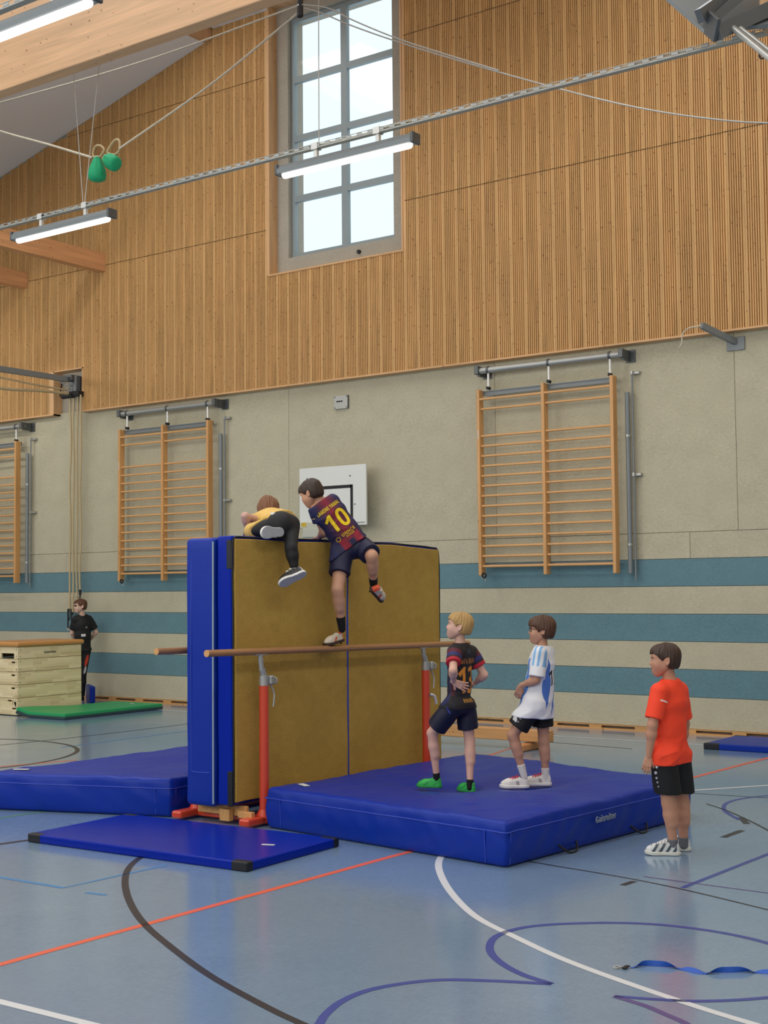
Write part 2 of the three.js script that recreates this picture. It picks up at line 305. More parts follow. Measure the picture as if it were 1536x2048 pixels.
{
  // timber deck with the rooflight openings left free, white sloping soffit on the far side
  const holes = [[-14.1, -12.7], [-6.5, -5.1], [1.0, 2.4]], deck = []; let x = -14.3;
  for (const [a, b] of holes) { deck.push(span(x, a, TOP, TOP + .2, -.4, ZF + .3)); deck.push(span(a, b, TOP, TOP + .2, -.4, 1.5), span(a, b, TOP, TOP + .2, 16, ZF + .3)); x = b; }
  deck.push(span(x, XR + .3, TOP, TOP + .2, -.4, ZF + .3));
  structure('ceiling', metric(merge(deck)), M.glulam, 'timber deck over the hall');
  const sh = new THREE.Shape(); sh.moveTo(XL - .3, 7.87 + .02); sh.lineTo(-14.21, 10.345); sh.quadraticCurveTo(-14.17, 10.36, -14.17, 10.42); sh.lineTo(-14.17, 10.52); sh.lineTo(-14.3, TOP + .1); sh.lineTo(XL - .3, 8.3);
  structure('ceiling_soffit', new THREE.ExtrudeGeometry(sh, { depth: ZF, bevelEnabled: false }).translate(0, 0, .14), M.white, 'white sloping soffit at the far side of the hall');
  structure('trim_6', span(-14.12, -13.0, TOP - .06, TOP, .14, .34), M.white, 'white strip along the top of the timber wall');
  holes.forEach(([a, b], i) => {
    const w = new THREE.Group(); w.name = 'window_' + (i + 2); w.userData = { kind: 'structure', label: 'opal rooflight strip in the timber deck' }; w.position.set((a + b) / 2, TOP + .1, 8.75); scene.add(w);
    const e = part('pane', new THREE.BoxGeometry(b - a, .03, 14.5), std({ color: 0xffffff, emissive: dayColor, emissiveIntensity: 1.0, roughness: .6 }), w); e.castShadow = false;
    const l = new THREE.RectAreaLight(dayColor, ROOFLIGHT, b - a - .04, 14.4); l.position.set(0, -.03, 0); l.rotation.x = -Math.PI / 2; l.castShadow = true; w.add(l);
  });
}
// girders and joists
function beam(name, geo, label, swap) { const m = part(name, metric(geo, rnd(), rnd(), swap), name === 'ceiling_joist' ? M.joist : M.glulam); tag(m, label, 'beam'); m.userData.kind = 'structure'; return m; }
beam('ceiling_girder', rbox(26, 1.5, .16, .012, -11, 7.75, 6.31, 1), 'deep glued timber girder crossing the hall above the lamps', true);
beam('ceiling_joist', rbox(.16, .3, 6.2, .008, -16.62, 7.18, 3.12, 1), 'orange timber joist running out from the end wall beside the lamp', true);
beam('ceiling_joist', rbox(.16, .27, 6.2, .008, -18.57, 7.16, 3.12, 1), 'orange timber joist running out from the end wall at the picture edge', true);
beam('ceiling_purlin', rbox(.2, .4, 6.1, .008, -14.25, 10.72 - .2, 3.2, 1), 'timber purlin over the edge of the white soffit', false);
// ---------------------------------------------------------------- lamps on their cable tray
function makeLamp() {
  const t = thing('tube_lamp', '', 'lamp', [0, 0, 0]);
  const prof = new THREE.Shape(); prof.moveTo(-.055, 0); prof.lineTo(-.062, .03); prof.lineTo(-.03, .075); prof.lineTo(.03, .075); prof.lineTo(.062, .03); prof.lineTo(.055, 0);
  part('housing', new THREE.ExtrudeGeometry(prof, { depth: 1.5, bevelEnabled: true, bevelSize: .003, bevelThickness: .003, bevelSegments: 1 }).translate(0, 0, -.75).rotateY(Math.PI / 2), M.greyPaint, t);
  for (const s of [-1, 1]) part('end_cap', rbox(.03, .1, .13, .012, s * .765, .035, 0), M.darkSteel, t);
  const tubeMat = std({ color: 0xffffff, emissive: lampColor, emissiveIntensity: 2.2, roughness: .5 });
  part('tube', new THREE.CapsuleGeometry(.034, 1.4, 6, 14).rotateZ(Math.PI / 2).translate(0, -.012, 0), tubeMat, t);
  for (const s of [-.33, .37]) { part('hanger', rbox(.04, .085, .04, .008, s, .112, 0), M.rod, t); }
  for (const a of [-55, 55]) { const l = new THREE.RectAreaLight(lampColor, LAMP, 1.4, .07); l.rotation.x = -Math.PI / 2 + rad(a); l.position.set(0, -.012 - .06 * Math.cos(rad(a)), .06 * Math.sin(rad(-a)) * -1).setZ(Math.sin(rad(a)) > 0 ? -.045 : .045); l.castShadow = true; t.add(l); }
  return t;
}
const lamp0 = makeLamp(); lamp0.position.set(-7.24, 5.62, 5.8); lamp0.userData.label = 'glowing tube lamp hung across the front of the tall window'; lamp0.userData.group = 'tube lamps on the cable trays';
const LG = 'tube lamps on the cable trays';
copy(lamp0, [-11.03, 5.615, 5.8], 'glowing tube lamp hung in front of the timber joist', LG);
copy(lamp0, [-7.3, 5.62, 9.4], 'glowing tube lamp close to the girder at the top of the picture', LG);
[[-18.6, 5.62, 5.8], [-14.8, 5.62, 5.8], [-18.8, 5.62, 9.4], [-15, 5.62, 9.4], [-11.2, 5.62, 9.4], [-3.2, 5.62, 9.4], [-15, 5.62, 13], [-11.2, 5.62, 13], [-7.3, 5.62, 13], [-2.6, 5.62, 2.2], [-18.6, 5.62, 2.2], [-21.6, 5.62, 2.2]].forEach(p => copy(lamp0, p, 'glowing tube lamp further along the trays, outside the picture', LG));
function tray(x0, x1, y, z, label) {
  const t = thing('cable_tray', label, 'cable tray', [(x0 + x1) / 2, y, z], 0, 'cable trays that carry the lamps'), L = x1 - x0, g = [];
  part('rail', [box(L, .006, .05, 0, -.018, 0), box(L, .012, .004, 0, -.014, -.026), box(L, .012, .004, 0, -.014, .026)], M.steel, t);
  for (let x = -L / 2; x < L / 2; x += .12) g.push(box(.055, .03, .004, x, .004, .026), box(.055, .03, .004, x, .004, -.026));
  g.push(box(L, .006, .004, 0, .019, .026), box(L, .006, .004, 0, .019, -.026));
  part('slotted_side', g, M.steel, t);
  const pts = []; for (let i = 0; i <= 60; i++) pts.push(V(-L / 2 + L * i / 60, .012 + .012 * Math.sin(i * 1.9), .012 * Math.sin(i * 1.3)));
  part('cable', tube(pts, .008, 240, 6), M.cord, t);
  scene.children.filter(o => o.name.startsWith('tube_lamp') && Math.abs(o.position.z - z) < .1 && o.position.x > x0 && o.position.x < x1).forEach(o => { for (const d of [-.33, .37]) part('tray_clamp', [box(.07, .006, .066, o.position.x + d - t.position.x, .027, 0), box(.07, .06, .005, o.position.x + d - t.position.x, .0, .031), box(.07, .06, .005, o.position.x + d - t.position.x, .0, -.031)], M.rod, t); });
  return t;
}
tray(-19.9, 1.5, 5.80, 5.8, 'slotted steel cable tray crossing in front of the tall window');
tray(-23, -17.5, 5.80, 2.2, 'slotted steel cable tray in the far corner, outside the picture');
tray(-4.0, -1.2, 5.80, 2.2, 'slotted steel cable tray close to the end wall, outside the picture');
tray(-16.5, 0, 5.80, 13, 'slotted steel cable tray above the camera, outside the picture');
tray(-20, 3, 5.80, 9.4, 'slotted steel cable tray beside the girder at the top of the picture');
function wire(name, a, b, r, label, mat = M.wire) { const m = part(name, rod(V(...a), V(...b), r, 6), mat); return tag(m, label, 'wire', 'steel wires that hold the cable trays'); }
wire('suspension_wire', [-7.538, 5.81, 5.8], [-7.526, 8.4, 5.8], .005, 'thin steel wire dropping past the window panes to the lamp tray');
wire('suspension_wire', [-10.70, 5.81, 5.8], [-10.86, 7.3, 5.8], .005, 'thin steel wire leaning away from the joist above the lamp tray');
wire('suspension_wire', [-10.68, 5.81, 5.8], [-10.44, 7.4, 5.8], .005, 'thin steel wire of a pair rising towards the window side');

// ---------------------------------------------------------------- ring ropes under the roof
function cordThing(name, pts, r, label, cat = 'rope', mat = M.cord) { const m = part(name, tube(pts, r, 90, 7), mat); return tag(m, label, cat); }
cordThing('ring_rope', [[-16.2, 8.62, 3.5], [-14.995, 8.541, 3.5], [-12.067, 8.446, 3.5], [-9.66, 8.49, 3.5]], .011, 'pale rope stretched from the pulley past the sloping soffit');
cordThing('ring_rope', [[-16, 8.6, 3.5], [-14.991, 8.138, 3.5], [-13.95, 7.729, 3.5], [-13.12, 7.392, 3.5]], .016, 'thick pale rope coming down to the green cloth bags');
cordThing('ring_rope', [[-12.62, 7.41, 3.5], [-11.042, 7.876, 3.5], [-9.67, 8.40, 3.5]], .013, 'pale rope rising from the green cloth bags to the pulley');
cordThing('hoist_cable', [[-9.57, 8.44, 3.5], [-9.337, 8.325, 3.5], [-8.911, 8.07, 3.5], [-8.23, 7.699, 3.5], [-6.976, 7.07, 3.5], [-5.581, 6.419, 3.5], [-4.821, 6.131, 3.5], [-4.176, 5.941, 3.5], [-3.3, 5.8, 3.5]], .008, 'grey cable sagging over the timber wall, lower of the pair', 'cable', M.wire);
cordThing('hoist_cable', [[-9.57, 8.47, 3.53], [-9.2, 8.33, 3.53], [-8.85, 8.10, 3.53], [-8.23, 7.73, 3.53], [-7.6, 7.40, 3.53], [-6.976, 7.085, 3.52]], .008, 'grey cable sagging over the window, upper of the pair', 'cable', M.wire);
{
  const t = thing('pulley_block', 'black pulley block hanging at the top of the window', 'pulley', [-9.63, 8.45, 3.5]);
  part('housing', rbox(.07, .26, .06, .025, 0, .02, 0, 3), M.black, t);
  part('axle', new THREE.CylinderGeometry(.012, .012, .075, 12).rotateX(Math.PI / 2), M.steel, t, [0, .03, 0]);
  part('eye', tube([[0, .14, 0], [.02, .18, 0], [0, .22, 0], [-.02, .18, 0]], .007, 24, 6, true), M.steel, t);
  part('suspension', rod(V(0, .21, 0), V(0, 2.05, 0), .006, 6), M.wire, t);
}
{
  const b = thing('cloth_bag', 'bright green cloth bag tied round a ring, hanging down on the rope', 'bag', [-13.03, 7.24, 3.5]);
  const lath = (pts, n = 28, fold = .12) => { const g = new THREE.LatheGeometry(pts.map(p => new THREE.Vector2(...p)), n); const p = g.attributes.position; for (let i = 0; i < p.count; i++) { const a = Math.atan2(p.getZ(i), p.getX(i)), y = p.getY(i), k = 1 + fold * Math.sin(a * 7) * THREE.MathUtils.smoothstep(y, -.12, .1); p.setX(i, p.getX(i) * k); p.setZ(i, p.getZ(i) * k); } g.computeVertexNormals(); return g; };
  const gm = std({ color: new THREE.Color('#14a36e'), roughness: .7 });
  part('pouch', lath([[.001, -.175], [.07, -.172], [.108, -.15], [.118, -.1], [.105, -.03], [.075, .05], [.045, .12], [.03, .155], [.001, .16]]), gm, b);
  part('neck_tie', new THREE.TorusGeometry(.036, .009, 8, 20).rotateX(Math.PI / 2).translate(0, .14, 0), M.cord, b);
  const b2 = thing('cloth_bag', 'dark green cloth bag lying sideways beside the hanging one', 'bag', [-12.80, 7.29, 3.49]);
  const g2 = lath([[.001, -.15], [.07, -.145], [.098, -.12], [.1, -.05], [.085, .03], [.05, .1], [.001, .13]]).rotateZ(1.0); part('pouch', g2, gm, b2);
  part('neck_tie', new THREE.TorusGeometry(.05, .008, 8, 20).rotateX(Math.PI / 2).translate(0, .09, 0).rotateZ(1.0), M.cord, b2);
  const r1 = part('gym_ring', tube([[-13.06, 7.36, 3.5], [-13.11, 7.44, 3.5], [-13.06, 7.53, 3.5], [-12.97, 7.52, 3.5], [-12.90, 7.45, 3.5], [-12.98, 7.38, 3.5]], .014, 50, 8, true), M.rope); tag(r1, 'pale wooden ring above the hanging green bag', 'gym ring', 'gym rings tied in the green bags');
  const r2 = part('gym_ring', tube([[-12.86, 7.42, 3.48], [-12.72, 7.36, 3.48], [-12.64, 7.40, 3.48], [-12.64, 7.52, 3.48], [-12.70, 7.55, 3.48], [-12.80, 7.49, 3.48]], .016, 50, 8, true), M.rope); tag(r2, 'pale wooden ring lying against the rising rope', 'gym ring', 'gym rings tied in the green bags');
}
// ---------------------------------------------------------------- folded basketball goal under the roof
{
  const t = thing('basketball_hoist', 'folded basketball backboard on a dark steel frame hung from the roof', 'basketball goal', [-3.4, 5.5, 6.6]);
  const L = (x, y, z) => V(x + 3.4, y - 5.5, z - 6.6);
  const a = L(-3.471, 5.531, 6.697), b = L(-4.07, 6.199, 6.313), c = L(-3.388 + .0, 6.155, 5.817);
  const e1 = b.clone().sub(a), e2 = c.clone().sub(a), ax = e1.clone().normalize(), nn = ax.clone().cross(e2).normalize(), ay = nn.clone().cross(ax);
  const plate = new THREE.BoxGeometry(1.25, 1.05, .03).translate(.625, .525, 0).applyMatrix4(new THREE.Matrix4().makeBasis(ax, ay, nn).setPosition(a));
  part('backboard', plate, M.greyPaint, t);
  const bars = [[L(-3.45, 5.59, 6.82), L(-3.39, 5.80, 6.52), .05, .09], [L(-3.36, 5.475, 6.75), L(-3.12, 5.80, 6.2), .05, .10], [L(-3.41, 5.56, 6.75), L(-3.27, 5.87, 6.4), .04, .06]];
  for (const [p, q, w, h] of bars) part('frame_arm', bar(p, q.clone().add(q.clone().sub(p).multiplyScalar(.9)), w, h), M.darkSteel, t);
  part('mount_plate', rbox(.18, .03, .16, .006).applyMatrix4(new THREE.Matrix4().makeBasis(ax, ay, nn).setPosition(L(-3.40, 5.54, 6.74))), M.darkSteel, t);
  part('brace_tube', rod(L(-3.29, 5.53, 6.63), L(-2.90, 5.10, 6.86), .022, 14), M.steel, t);
  part('brace_tube', rod(L(-3.25, 5.53, 6.6), L(-2.86, 5.11, 6.83), .016, 12), M.steel, t);
  const s = part('shackle', new THREE.TorusGeometry(.025, .006, 8, 16), M.black, t, [.36, -.26, .17]);
  const k = part('timber_block', metric(rbox(.26, .5, .5, .01)), M.glulam, t); k.position.copy(L(-3.12, 5.90, 5.98));
  part('hanger_post', rod(L(-3.12, 6.1, 6.0), L(-3.12, 7.0, 6.0), .03, 10), M.darkSteel, t); part('hanger_post', rod(L(-3.5, 6.0, 6.3), L(-3.5, 7.02, 6.28), .03, 10), M.darkSteel, t);
}
// ---------------------------------------------------------------- wall bars
function makeWallBars() {
  const t = thing('wall_bars', '', 'wall bars', [0, 0, 0], 0, 'swing-out wall bars on the end wall');
  const y0 = 1.93, y1 = 4.37, zc = .2;
  for (const x of [.035, 1.0, 1.965]) part('upright', metric(rbox(.045, y1 - y0, .11, .006, x, (y0 + y1) / 2, zc, 2), x, 0), M.beech, t);
  const ys = [4.24, 4.112]; for (let i = 0; i < 14; i++) ys.push(3.755 - i * .1312);
  const rg = new THREE.CylinderGeometry(.017, .017, .93, 12).rotateZ(Math.PI / 2); { const p = rg.attributes.position, uv = rg.attributes.uv; for (let i = 0; i < p.count; i++) { uv.setXY(i, p.getY(i) * 3, p.getX(i)); } }
  ys.forEach((y, i) => { for (const x of [.5175, 1.4825]) part('rung', rg, M.rung, t, [x, y, zc + (i === 0 ? .035 : .012)]); });
  part('top_rail', [box(1.95, .055, .03, 1, 4.325, .13), box(1.95, .012, .05, 1, 4.355, .135)], M.greyPaint, t);
  part('bottom_rail', box(1.95, .03, .03, 1, 2.07, .13), M.darkSteel, t);
  // swing tube with its brackets and white hangers
  const tb = part('swing_tube', new THREE.CylinderGeometry(.04, .04, 2.14, 18).rotateZ(Math.PI / 2).translate(1.05, 4.625, .2), M.steel, t);
  for (const x of [.02, 2.1]) part('wall_bracket', [rbox(.06, .11, .09, .008, x, 4.63, .22), rbox(.04, .13, .2, .006, x, 4.62, .10), rbox(.13, .16, .012, .004, x + .02, 4.62, .008)], M.darkSteel, t);
  for (const x of [.17, 1.07, 1.93]) {
    const h = part('hanger', rod(V(x, 4.385, .2), V(x, 4.59, .2), .016, 12), M.rod, t);
    part('collar', new THREE.CylinderGeometry(.05, .05, .025, 18).rotateZ(Math.PI / 2).translate(x, 4.625, .2), M.darkSteel, h);
    part('pin', new THREE.CylinderGeometry(.022, .022, .06, 12).rotateX(Math.PI / 2).translate(x, 4.385, .2), M.black, h);
  }
  // lock pipes on both sides
  part('lock_pipe', [rod(V(2.105, 1.93, .1), V(2.105, 4.16, .1), .03, 14), rod(V(2.165, 1.84, .08), V(2.165, 4.41, .08), .012, 10)], M.greyPaint, t);
  for (const y of [4.40, 3.14]) part('pipe_clamp', [rbox(.1, .035, .06, .006, 2.2, y, .035), rbox(.03, .05, .08, .006, 2.165, y, .06)], M.steel, t);
  for (const y of [3.62, 2.28]) part('pipe_collar', new THREE.CylinderGeometry(.037, .037, .03, 14).translate(2.105, y, .1), M.steel, t);
  part('lock_pipe', rod(V(-.02, 1.95, .1), V(-.02, 4.14, .1), .018, 12), M.greyPaint, t);
  for (const [x, y] of [[-.035, 4.29], [-.035, 3.12]]) part('stop_knob', new THREE.SphereGeometry(.022, 12, 10).translate(x, y, .14), M.black, t);
  part('foot_hook', tube([[.03, 1.94, .2], [.03, 1.9, .21], [.09, 1.9, .22], [.1, 1.85, .22]], .008, 20, 6), M.steel, t);
  part('roller', new THREE.TorusGeometry(.028, .012, 8, 18).translate(.09, 1.93, .24), M.black, t);
  part('sticker', box(.012, .12, .001, .035, 3.78, zc + .0558), M.paper, t);
  return t;
}
const bars0 = makeWallBars(); bars0.position.set(-9.345, 0, 0); bars0.userData.label = 'wooden wall bars above the two waiting boys, complete with both side pipes';
copy(bars0, [-16.125, 0, 0], 'wooden wall bars partly hidden by the upright blue mats');
copy(bars0, [-20.62, 0, 0], 'wooden wall bars cut off by the picture edge, past the climbing ropes');

// ---------------------------------------------------------------- backboard, cover plate, bracket
{
  const t = thing('basketball_backboard', 'white practice backboard on the end wall behind the climbing boy', 'backboard', [-11.7, 3.08, .3]);
  part('board', rbox(1.19, .845, .03, .004), std({ color: new THREE.Color('#dfe2dc'), roughness: .35 }), t);
  const bl = M.black, x0 = -.19, x1 = .345, y0 = -.32, y1 = .125;
  part('target_mark', [box(x1 - x0, .045, .002, (x0 + x1) / 2, y1, .0165), box(.045, y1 - y0, .002, x0, (y0 + y1) / 2, .0165), box(.045, y1 - y0 + .045, .002, x1, (y0 + y1) / 2, .0165)], bl, t);
  part('sticker', [box(.13, .06, .001, -.50, -.385, .016)], std({ color: new THREE.Color('#c9a92a'), roughness: .6 }), t);
  part('ring_mount', [rbox(.34, .16, .03, .02, -.28, -.44, .04), rbox(.3, .14, .16, .02, -.3, -.51, .06)], std({ color: new THREE.Color('#b9bcae'), roughness: .5 }), t);
  for (const [x, y] of [[.32, .27], [.40, -.13], [-.45, .27]]) part('bolt', new THREE.CylinderGeometry(.011, .011, .008, 10).rotateX(Math.PI / 2), M.darkSteel, t, [x, y, .018]);
  part('maker_print', new TextGeometry('Gaisreiter', { font, size: .026, depth: .001, curveSegments: 2 }), M.darkSteel, t, [.40, -.40, .0155]);
  part('standoff', [rbox(.05, .6, .27, .006, -.3, 0, -.15), rbox(.05, .6, .27, .006, .3, 0, -.15)], M.darkSteel, t);
}
{
  const t = thing('cover_plate', 'small square steel plate with a slot on the felt wall', 'plate', [-11.752, 4.449, .006]);
  const ps = new THREE.Shape(); ps.moveTo(-.122, -.095); ps.lineTo(.122, -.095); ps.lineTo(.122, .095); ps.lineTo(-.122, .095);
  const ph = new THREE.Path(); ph.moveTo(-.075, 0); ph.lineTo(-.075, .022); ph.lineTo(.035, .022); ph.lineTo(.035, 0); ph.closePath(); ps.holes.push(ph);
  part('plate', new THREE.ExtrudeGeometry(ps, { depth: .004, bevelEnabled: false }).translate(0, 0, .026), M.steel, t);
  part('recess_box', [box(.244, .004, .03, 0, .093, .01), box(.244, .004, .03, 0, -.093, .01), box(.004, .182, .03, .12, 0, .01), box(.004, .182, .03, -.12, 0, .01), box(.236, .182, .003, 0, 0, -.003)], M.darkSteel, t);
  part('latch', [rbox(.02, .012, .02, .004, -.045, .006, .02), rbox(.02, .012, .02, .004, 0, .006, .02)], M.steel, t);
  for (const x of [-.105, .105]) for (const y of [-.078, .078]) part('screw', new THREE.CylinderGeometry(.01, .01, .008, 10).rotateX(Math.PI / 2), M.darkSteel, t, [x, y, .03]);
}
{
  const t = thing('wall_bracket', 'grey steel bracket with a loose cord under the timber wall', 'bracket', [-5.87, 4.64, 0]);
  part('plate', rbox(.22, .16, .02, .004, .0, -.02, .012), M.greyPaint, t);
  part('arm', bar(V(0, 0, .02), V(-.22, .15, .5), .05, .07), M.greyPaint, t);
  part('cord', tube([[-.22, .15, .5], [-.38, .13, .52], [-.45, .07, .52], [-.46, -.03, .52], [-.49, -.08, .52]], .008, 40, 6), M.cord, t);
}
// ---------------------------------------------------------------- climbing ropes and their swing arm
{
  const t = thing('rope_boom', 'grey swing arm for climbing ropes reaching out of the wall niche', 'rope arm', [-17.3, 5.2, 0]);
  part('beam', [rbox(.07, .09, 5.2, .006, 0, .10, 2.85)], M.greyPaint, t);
  part('hinge', [rbox(.26, .32, .12, .012, .02, .0, .10), rbox(.16, .1, .2, .012, .04, .12, .2), new THREE.CylinderGeometry(.05, .05, .36, 14).translate(.1, -.02, .18)], M.darkSteel, t);
  part('motor', [new THREE.CylinderGeometry(.045, .045, .26, 14).rotateZ(Math.PI / 2).translate(-.02, -.17, .24), rbox(.3, .09, .14, .02, .1, -.15, .2)], M.black, t);
  part('stay', tube([[-.14, -.17, .25], [-.2, -.17, .25], [-.2, -.06, .25], [-.1, .05, .3]], .012, 24, 6), M.black, t);
  part('strut', rod(V(-.06, .06, .4), V(.06, -.06, .2), .014, 8), M.steel, t);
  const P = (n, pts, r, label) => { const m = part(n, tube(pts, r, 60, 8), M.rope); return tag(m, label, 'rope', 'climbing ropes by the wall niche'); };
  P('climbing_rope', [[-17.3, 5.12, .27], [-17.3, 5.13, .9], [-17.3, 5.165, 1.65], [-17.3, 5.2, 3.2]], .016, 'pale rope running straight under the grey swing arm');
  P('climbing_rope', [[-17.28, 5.06, .27], [-17.28, 5.04, .9], [-17.28, 4.99, 1.65], [-17.28, 5.1, 3.2]], .024, 'thick pale rope sagging below the grey swing arm');
  [[-17.303, 1.50, 'first'], [-17.227, 1.44, 'second'], [-17.141, 1.52, 'third'], [-17.054, 1.72, 'fourth']].forEach(([x, y, w], i) => {
    const r = thing('climbing_rope', `climbing rope hanging down the felt wall, ${w} from the far side`, 'rope', [x, y, .2], 0, 'climbing ropes by the wall niche');
    const pts = []; for (let k = 0; k <= 16; k++) pts.push(V(.006 * Math.sin(k * 1.1 + i), (5.03 - y) * k / 16, .01 * Math.sin(k * .9 + i * 2)));
    part('strand', tube(pts, .0165, 90, 8), M.rope, r);
    part('end_whipping', new THREE.CylinderGeometry(.021, .021, .09, 12).translate(0, .04, 0), i === 3 ? M.black : M.rope, r);
    if (i < 3) part('tie', new THREE.TorusGeometry(.022, .007, 6, 16).rotateX(Math.PI / 2).translate(0, 1.70 - y, 0), M.cord, r);
    part('shackle', tube([[0, 0, 0], [.02, -.1, .01], [0, -.2, .01], [-.02, -.1, .01]], .007, 30, 6, true), M.black, r);
  });
  const h = thing('rope_hook_set', 'dark metal hooks hanging below the climbing ropes', 'hook', [-17.28, 1.2, .22]);
  part('strap', [rbox(.03, .34, .012, .004, -.045, .12, 0), rbox(.03, .34, .012, .004, .04, .12, 0)], M.black, h);
  part('buckle', rbox(.13, .05, .03, .008, 0, -.05, 0), M.steel, h);
}
// ---------------------------------------------------------------- mats
function cushion(hx, hy, hz, r, nx, ny, nz, shape) {                   // rounded block, then reshaped point by point
  const g0 = new THREE.BoxGeometry(2, 2, 2, nx, ny, nz); g0.deleteAttribute('uv'); g0.deleteAttribute('normal');
  const g = mergeVertices(g0, 1e-5), p = g.attributes.position, h = [hx, hy, hz], n = [nx, ny, nz], q = [0, 0, 0], c = [0, 0, 0];
  for (let i = 0; i < p.count; i++) {
    for (let k = 0; k < 3; k++) { const v = p.getComponent(i, k), a = 4 / n[k], s = Math.abs(v), e = Math.sign(v); q[k] = e * (s <= 1 - a + 1e-6 ? s / (1 - a) * (h[k] - r) : h[k] - r + r * (s - 1 + a) / a); c[k] = Math.max(-(h[k] - r), Math.min(h[k] - r, q[k])); }
    const d = [q[0] - c[0], q[1] - c[1], q[2] - c[2]], l = Math.hypot(...d); const f = l > 1e-7 ? (Math.max(Math.abs(d[0]), Math.abs(d[1]), Math.abs(d[2])) / l) : 0;
    const o = V(c[0] + d[0] * f, c[1] + d[1] * f, c[2] + d[2] * f); if (shape) shape(o, hx, hy, hz); p.setXYZ(i, o.x, o.y, o.z);
  }
  g.computeVertexNormals(); const m = metric(g.clone()); return m;
}
// landing mat lying on the floor; corners given as floor points, feet press dents into it
function landingMat(name, label, cat, K, h, opt) {
  const cx = (K[0][0] + K[1][0] + K[2][0] + K[3][0]) / 4, cz = (K[0][1] + K[1][1] + K[2][1] + K[3][1]) / 4, t = thing(name, label, cat, [cx, 0, cz]);
  const at = (u, v, y, grow = 0) => { u = (u + 1) / 2; v = (v + 1) / 2; const x = (K[3][0] * (1 - u) + K[2][0] * u) * (1 - v) + (K[0][0] * (1 - u) + K[1][0] * u) * v, z = (K[3][1] * (1 - u) + K[2][1] * u) * (1 - v) + (K[0][1] * (1 - u) + K[1][1] * u) * v; return V(x - cx, y, z - cz); };
  const ax = V(K[1][0] - K[0][0], 0, K[1][1] - K[0][1]).normalize(), az = V(K[0][0] - K[3][0], 0, K[0][1] - K[3][1]).normalize();
  const lift = (o) => {
    let y = o.y; const top = THREE.MathUtils.smoothstep(y, h * .4, h);
    const wx = o.x + cx, wz = o.z + cz;
    y += top * (.016 * N3(wx * 1.3, 3, wz * 1.3) + .007 * N3(wx * 4, 1, wz * 4) + .006 * N3((wx + wz) * 11, 5, (wx - wz) * 3) - (opt.sag || 0));
    for (const [dx, dz, dep, r] of opt.dents || []) { const q = ((wx - dx) ** 2 + (wz - dz) ** 2) / (r * r); y -= top * dep * Math.exp(-q); }
    o.y = Math.max(o.y * 0 + y, 0); return o;
  };
  const g = cushion(1, h / 2, 1, .03, 60, 14, 60, (o) => {
    const u = o.x, v = o.z, yy = o.y + h / 2, e = at(u, v, yy); const side = Math.max(Math.abs(u), Math.abs(v));
    if (side > .97 && yy < h * .97) { const w = Math.sin(Math.PI * yy / h), b = w * (.014 + .012 * N3(e.x * 2.2, yy * 2, e.z * 2.2) + .014 * N3((e.x + e.z) * 8 + yy * 7, yy * 3, 2)); if (Math.abs(u) > .97) e.addScaledVector(ax, Math.sign(u) * b); if (Math.abs(v) > .97) e.addScaledVector(az, Math.sign(v) * b); }
    o.copy(e); lift(o);
  });
  part('cover', g, opt.mat || M.vinyl, t);
  // stitched seam that runs round the side below the top edge
  const loop = []; const n = 24, yS = h * .74, off = .012;
  for (const [a, b] of [[[-1, 1], [1, 1]], [[1, 1], [1, -1]], [[1, -1], [-1, -1]], [[-1, -1], [-1, 1]]]) for (let i = 0; i < n; i++) { const s = i / n, u = a[0] + (b[0] - a[0]) * s, v = a[1] + (b[1] - a[1]) * s, e = at(u, v, yS); const bb = .012 + .012 * N3(e.x * 2.2, yS * 2, e.z * 2.2) + .014 * N3((e.x + e.z) * 8 + yS * 7, yS * 3, 2); const w = Math.sin(Math.PI * yS / h); if (Math.abs(u) > .999) e.addScaledVector(ax, Math.sign(u) * (bb * w + .002)); if (Math.abs(v) > .999) e.addScaledVector(az, Math.sign(v) * (bb * w + .002)); loop.push(e); }
  part('seam', tube(loop, .0045, 300, 5, true), M.seam, t);
  for (const [u, v] of [[.86, 1], [-.86, 1], [1, .97]]) { const e0 = at(u, v, .02), e1 = at(u, v, h * .74), o2 = Math.abs(v) === 1 ? az : ax; part('seam', rod(e0.addScaledVector(o2, .006), e1.addScaledVector(o2, .018), .004, 5), M.seam, t); }
  for (const [u, v] of opt.straps || []) { const e = at(u, v, .05); part('handle', tube([e.clone().addScaledVector(az, -.12).setY(.07), e.clone().addScaledVector(az, -.05).addScaledVector(ax, .05).setY(.012), e.clone().addScaledVector(az, .05).addScaledVector(ax, .05).setY(.012), e.clone().addScaledVector(az, .12).setY(.07)], .007, 20, 6), M.black, t); }
  for (const [x, z, a] of opt.tags || []) { const m = part('label_tag', box(.13, .004, .045), M.paper, t, [x - cx, h + .006, z - cz]); m.rotation.y = a; }
  if (opt.print) { const [u, v, s] = opt.print, e = at(u, v, h * .5).addScaledVector(ax, .032), tg = new TextGeometry('Gaisreiter', { font, size: .042, depth: .004, curveSegments: 2 }); tg.applyMatrix4(new THREE.Matrix4().makeBasis(az.clone().negate(), V(0, 1, 0), ax)); part('maker_print', tg, std({ color: new THREE.Color('#8d9cae'), roughness: .6 }), t).position.copy(e); }
  return t;
}
landingMat('landing_mat', 'thick blue landing mat that two boys stand on', 'mat', [[-6.64, 7.60], [-4.42, 7.89], [-4.20, 5.53], [-6.50, 4.97]], .3, {
  dents: [[-5.71, 6.81, .035, .16], [-5.47, 6.72, .05, .15], [-5.15, 6.47, .028, .2], [-5.06, 6.27, .026, .18], [-5.6, 6.75, .02, .5]], straps: [[1, .42], [1, -.35]], tags: [[-6.45, 7.40, -.5]], print: [1, .16, 1], sag: .004 });
